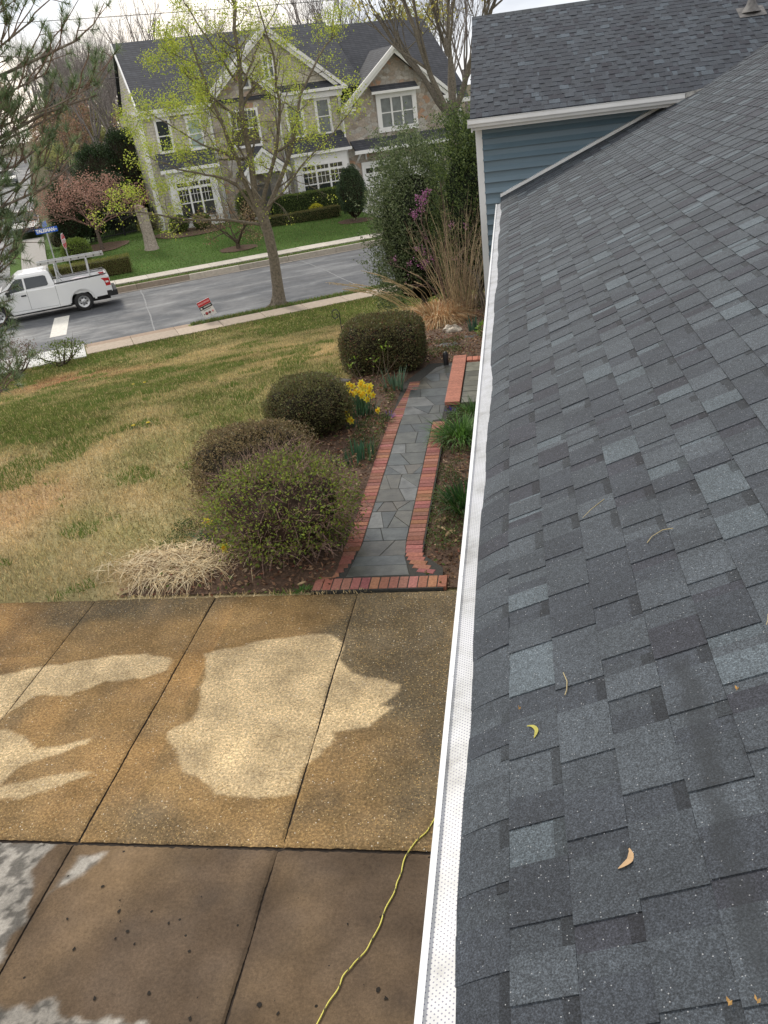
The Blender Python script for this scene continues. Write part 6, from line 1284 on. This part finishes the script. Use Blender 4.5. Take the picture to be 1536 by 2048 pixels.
def signs():
    # street name sign
    x, y = xy(-.52, 41.2); z = -1.9; r = thing('street_name_sign', 'blue street name sign reading TALISMAN on a grey post', 'street sign', (x, y, z))
    mb = MB(); mb.tube([(0, 0, 0), (0, 0, 2.72)], .03, 8); mb.build('post', GALV, r); az = math.radians(-4)   # plate faces the camera side
    n = Vector((-x, -y, 0)).normalized(); rz = math.atan2(n.y, n.x) + math.pi / 2 + .22
    mb = MB(); mb.box((0, 0, 0), (.96, .012, .22)); b = mb.build('name_plate', SIGNBLUE, r); b.location = (.04, -.03, 2.80); b.rotation_euler = (0, 0, rz)
    text_mesh('TALISMAN', .20, 'lettering', WHITE, b, (-.06, -.012, -.0), (math.pi / 2, 0, 0), .010, .86); text_mesh('DR', .09, 'lettering', WHITE, b, (.39, -.012, -.01), (math.pi / 2, 0, 0), .003)
    mb = MB(); mb.box((0, 0, 0), (.62, .012, .22)); c = mb.build('cross_plate', SIGNPALE, r); c.location = (0, 0, 3.06); c.rotation_euler = (0, 0, rz + 1.05)
    # stop sign, seen nearly edge on
    x, y = xy(.08, 41.35); r = thing('stop_sign', 'red octagonal stop sign turned away from the road on a thin post', 'stop sign', (x, y, -1.9)); mb = MB(); mb.tube([(0, 0, 0), (0, 0, 2.55)], .028, 6); mb.build('post', GALV, r)
    oc = [(.36 * math.cos(math.pi / 8 + k * math.pi / 4), .36 * math.sin(math.pi / 8 + k * math.pi / 4)) for k in range(8)]; oc2 = [(a * .93, b * .93) for a, b in oc]
    mb = MB(); mb.extr(oc, 'y', -.006, .006); p = mb.build('plate_border', WHITE, r); p.location = (0, 0, 2.22); p.rotation_euler = (0, 0, rz + 1.08); mb = MB(); mb.extr(oc2, 'y', -.010, -.006); q = mb.build('plate_face', SIGNRED, p)
    text_mesh('STOP', .26, 'lettering', WHITE, p, (0, -.014, 0), (math.pi / 2, 0, 0), .006, .95)
    # yard sign
    x, y = xy(4.03, 29.2); r = thing('yard_sign', 'tilted lawn sign with red, black and white bands at the kerb', 'yard sign', (x, y, -1.82)); n = Vector((-x, -y, 0)).normalized(); rz2 = math.atan2(n.y, n.x) + math.pi / 2
    mb = MB()
    for s_ in (-.16, .16): mb.tube([(s_, 0, -.1), (s_, 0, .3)], .006, 4)
    w = mb.build('wire_stake', GALV, r); w.rotation_euler = (0, -.25, rz2)
    b = MB(); b.box((0, 0, 0), (.46, .012, .60)); pl = b.build('board', plain('sign_white', (.75, .75, .74), .5, 0, .03), r); pl.location = (0, 0, .47); pl.rotation_euler = (.1, -.30, rz2)
    mb = MB(); mb.box((0, -.009, .21), (.46, .004, .17)); mb.build('red_band', SIGNRED, pl); mb = MB(); mb.box((0, -.009, .055), (.46, .004, .12)); mb.build('black_band', BLACKM, pl)
    mb = MB()
    for k in range(11): mb.box((-.19 + .038 * k, -.0125, .215), (.024, .003, .055 + .02 * (k % 3 == 0)))
    mb.build('pink_writing', plain('pink_ink', (.75, .38, .40), .5), pl); mb = MB()
    for k in range(7): mb.box((-.06 + .038 * k, -.0125, .06), (.025, .003, .045))
    mb.lathe([(0, -.014), (.035, -.014), (.035, -.010)], (-.17, 0, .05), 'y', 10); mb.build('white_writing', WHITE, pl); mb = MB()
    for k in range(8): mb.box((-.12 + .035 * k, -.009, -.045), (.024, .004, .025))
    mb.build('grey_writing', plain('grey_ink', (.18, .18, .18), .5), pl)
    for cx, rr, cc in ((-.08, .055, (.35, .05, .05)), (.03, .045, (.18, .04, .04)), (.15, .04, (.65, .3, .3)), (-.17, .02, (.1, .08, .08))):
        mb = MB(); mb.lathe([(0, -.010), (rr, -.010), (rr, -.006)], (cx, 0, -.17), 'y', 12); mb.build('printed_picture', plain('ink', cc, .5, 0, .4, 20), pl)
signs()
# overhead wires
for zz, lab in ((9.25, 'upper thin overhead wire crossing the sky above the street'), (6.95, 'lower overhead wire passing in front of the stone house roof line')):
    mb = MB(); P = []
    for k in range(41):
        t = -40 + 90 * k / 40
        if zz < 8 and t > 5.2: break
        x, y = xy(t, 46 if zz > 8 else 50); P.append((x, y, zz + 1.2 * ((t - 8) / 45) ** 2 - .02 * t))
    mb.tube(P, .014, 4); tag(mb.build('overhead_wire', BLACKM), lab, 'wire')
# ------------------------------------------------------------------ woodland behind
def woods():
    GREY = (.24, .215, .20); 
    protoA = [generic_tree('bare_tree', '-', (0, 0, -500), 16, .17, 4, 4, GREY, None, spread=.5, up=.3, k=4, shrink=.64) for _ in range(2)]
    protoB = [generic_tree('hazy_budding_tree', '-', (0, 0, -500), 10, .14, 4, 3, (.22, .17, .14), [(.40, .25, .17), (.46, .30, .19), (.32, .21, .15), (.25, .24, .13)], 5, .2, .9, .6, .3, k=4, leafname='buds')]
    protoC = [generic_tree('green_budding_tree', '-', (0, 0, -500), 12, .15, 4, 3, (.2, .18, .15), [(.34, .37, .13), (.42, .42, .15), (.25, .26, .11)], 4, .22, .9, .6, .3, k=4, leafname='buds')]
    protoE = []
    for _ in range(1):
        root = thing('tall_evergreen', '-', 'evergreen', (0, 0, -500)); mb = MB(); n = 9000; z = R.random(n) ** .8; rr = (1 - z) * (.5 + .5 * R.random(n)) * (1 + .35 * np.sin(z * 40)); a = R.random(n) * 6.283; P = np.c_[rr * 2.4 * np.cos(a), rr * 2.4 * np.sin(a), 1.5 + z * 10.5]; D = np.c_[np.cos(a), np.sin(a), -.25 + .3 * R.normal(size=n)]; mb.leaves(P, .42, pal(n, [(.05, .08, .035), (.07, .11, .045), (.035, .055, .025)]), .35, 0, D=D); mb.build('foliage', NEEDLE, root); mb = MB(); mb.tube([(0, 0, -.3), (0, 0, 11)], [.22, .03], 6, np.array(GREY)); mb.build('trunk', BARK, root); protoE.append(root)
    kinds = {'A': (protoA, 'bare_tree'), 'B': (protoB, ''), 'C': (protoC, ''), 'E': (protoE, '')}
    desc = {'A': 'leafless grey tree in the woods behind the stone house and the side road', 'B': 'russet hazy budding tree in the woods beside the side road', 'C': 'yellow green hazy budding tree in the woods along the far background', 'E': 'dark evergreen rising among the bare woods'}
    grp = {'A': 'leafless trees of the far woods', 'B': 'russet budding trees of the far woods', 'C': 'green budding trees of the far woods', 'E': 'dark evergreens of the far woods'}
    used = set(); spots = []
    # (t, v, kind, scale)
    for k in range(15): spots.append((9 + k * 2.5 + R.normal() * 1.0, 84 + R.random() * 26, 'A', .9 + .3 * R.random()))
    for k in range(16): spots.append((1.5 + .9 * k * R.random() + R.random() * 3, 72 + k * 4 + R.normal() * 2, 'A', .75 + .3 * R.random()))
    for k in range(11): spots.append((1.2 + R.random() * 7, 66 + k * 4.5, 'B', .55 + .35 * R.random()))
    for k in range(5): spots.append((1.0 + R.random() * 5, 64 + k * 8, 'C', .45 + .25 * R.random()))
    for t, v, k, s_ in ((5.2, 63, 'A', .8), (4.2, 68, 'A', .85), (6.5, 75, 'A', .9), (3.5, 61, 'B', .42), (7.2, 66, 'A', .85), (2.4, 80, 'E', .8), (30, 74, 'C', 1.1), (34, 78, 'C', 1.2), (38, 80, 'A', 1.1), (31, 90, 'A', 1.2), (27, 86, 'A', 1.2), (-14, 70, 'C', .9), (-15, 82, 'B', 1.1), (-16, 95, 'A', 1.2), (-15, 60, 'E', .8), (-12, 112, 'B', 1), (-9, 135, 'C', 1.3), (-5, 145, 'A', 1.2), (-2, 150, 'B', 1.3), (2, 150, 'A', 1.3), (8, 150, 'B', 1.2), (-12, 150, 'E', 1.3), (12, 150, 'C', 1.3)): spots.append((t, v, k, s_))
    for t, v, k, s_ in spots:
        pr = kinds[k][0][R.integers(len(kinds[k][0]))]; x, y = xy(t, v); z = float(gz_tv(t, v)) - .1; loc = (x, y, z)
        if pr.name not in used: used.add(pr.name); o = pr; o.location = loc; o.rotation_euler = (0, 0, R.random() * 6.28); o.scale = (s_,) * 3
        else: o = clone(pr, loc, R.random() * 6.28, s_)
        o['label'] = desc[k]; o['group'] = grp[k]
woods()
def thicket():
    mb = MB(); n = 42000; t = np.concatenate([R.uniform(.3, 30, n // 2), R.uniform(-30, 60, n // 2)]); v = np.concatenate([R.uniform(70, 118, n // 2), R.uniform(150, 165, n // 2)]); t = np.where((v < 80) & (t < 4), t + 3, t); x, y = xy(t, v)
    h = np.where(v < 120, 2.2, 9) * (.4 + 1.0 * fbm(x, y, .12, 3)) * R.random(n); a = pal(n, [(.20, .17, .145), (.25, .21, .17), (.28, .19, .14), (.17, .18, .10), (.2, .2, .12)]); mb.leaves(np.c_[x, y, gz(x, y) + h], .35, a, .5, .6); tag(mb.build('undergrowth', LEAF), kind='stuff')
thicket()
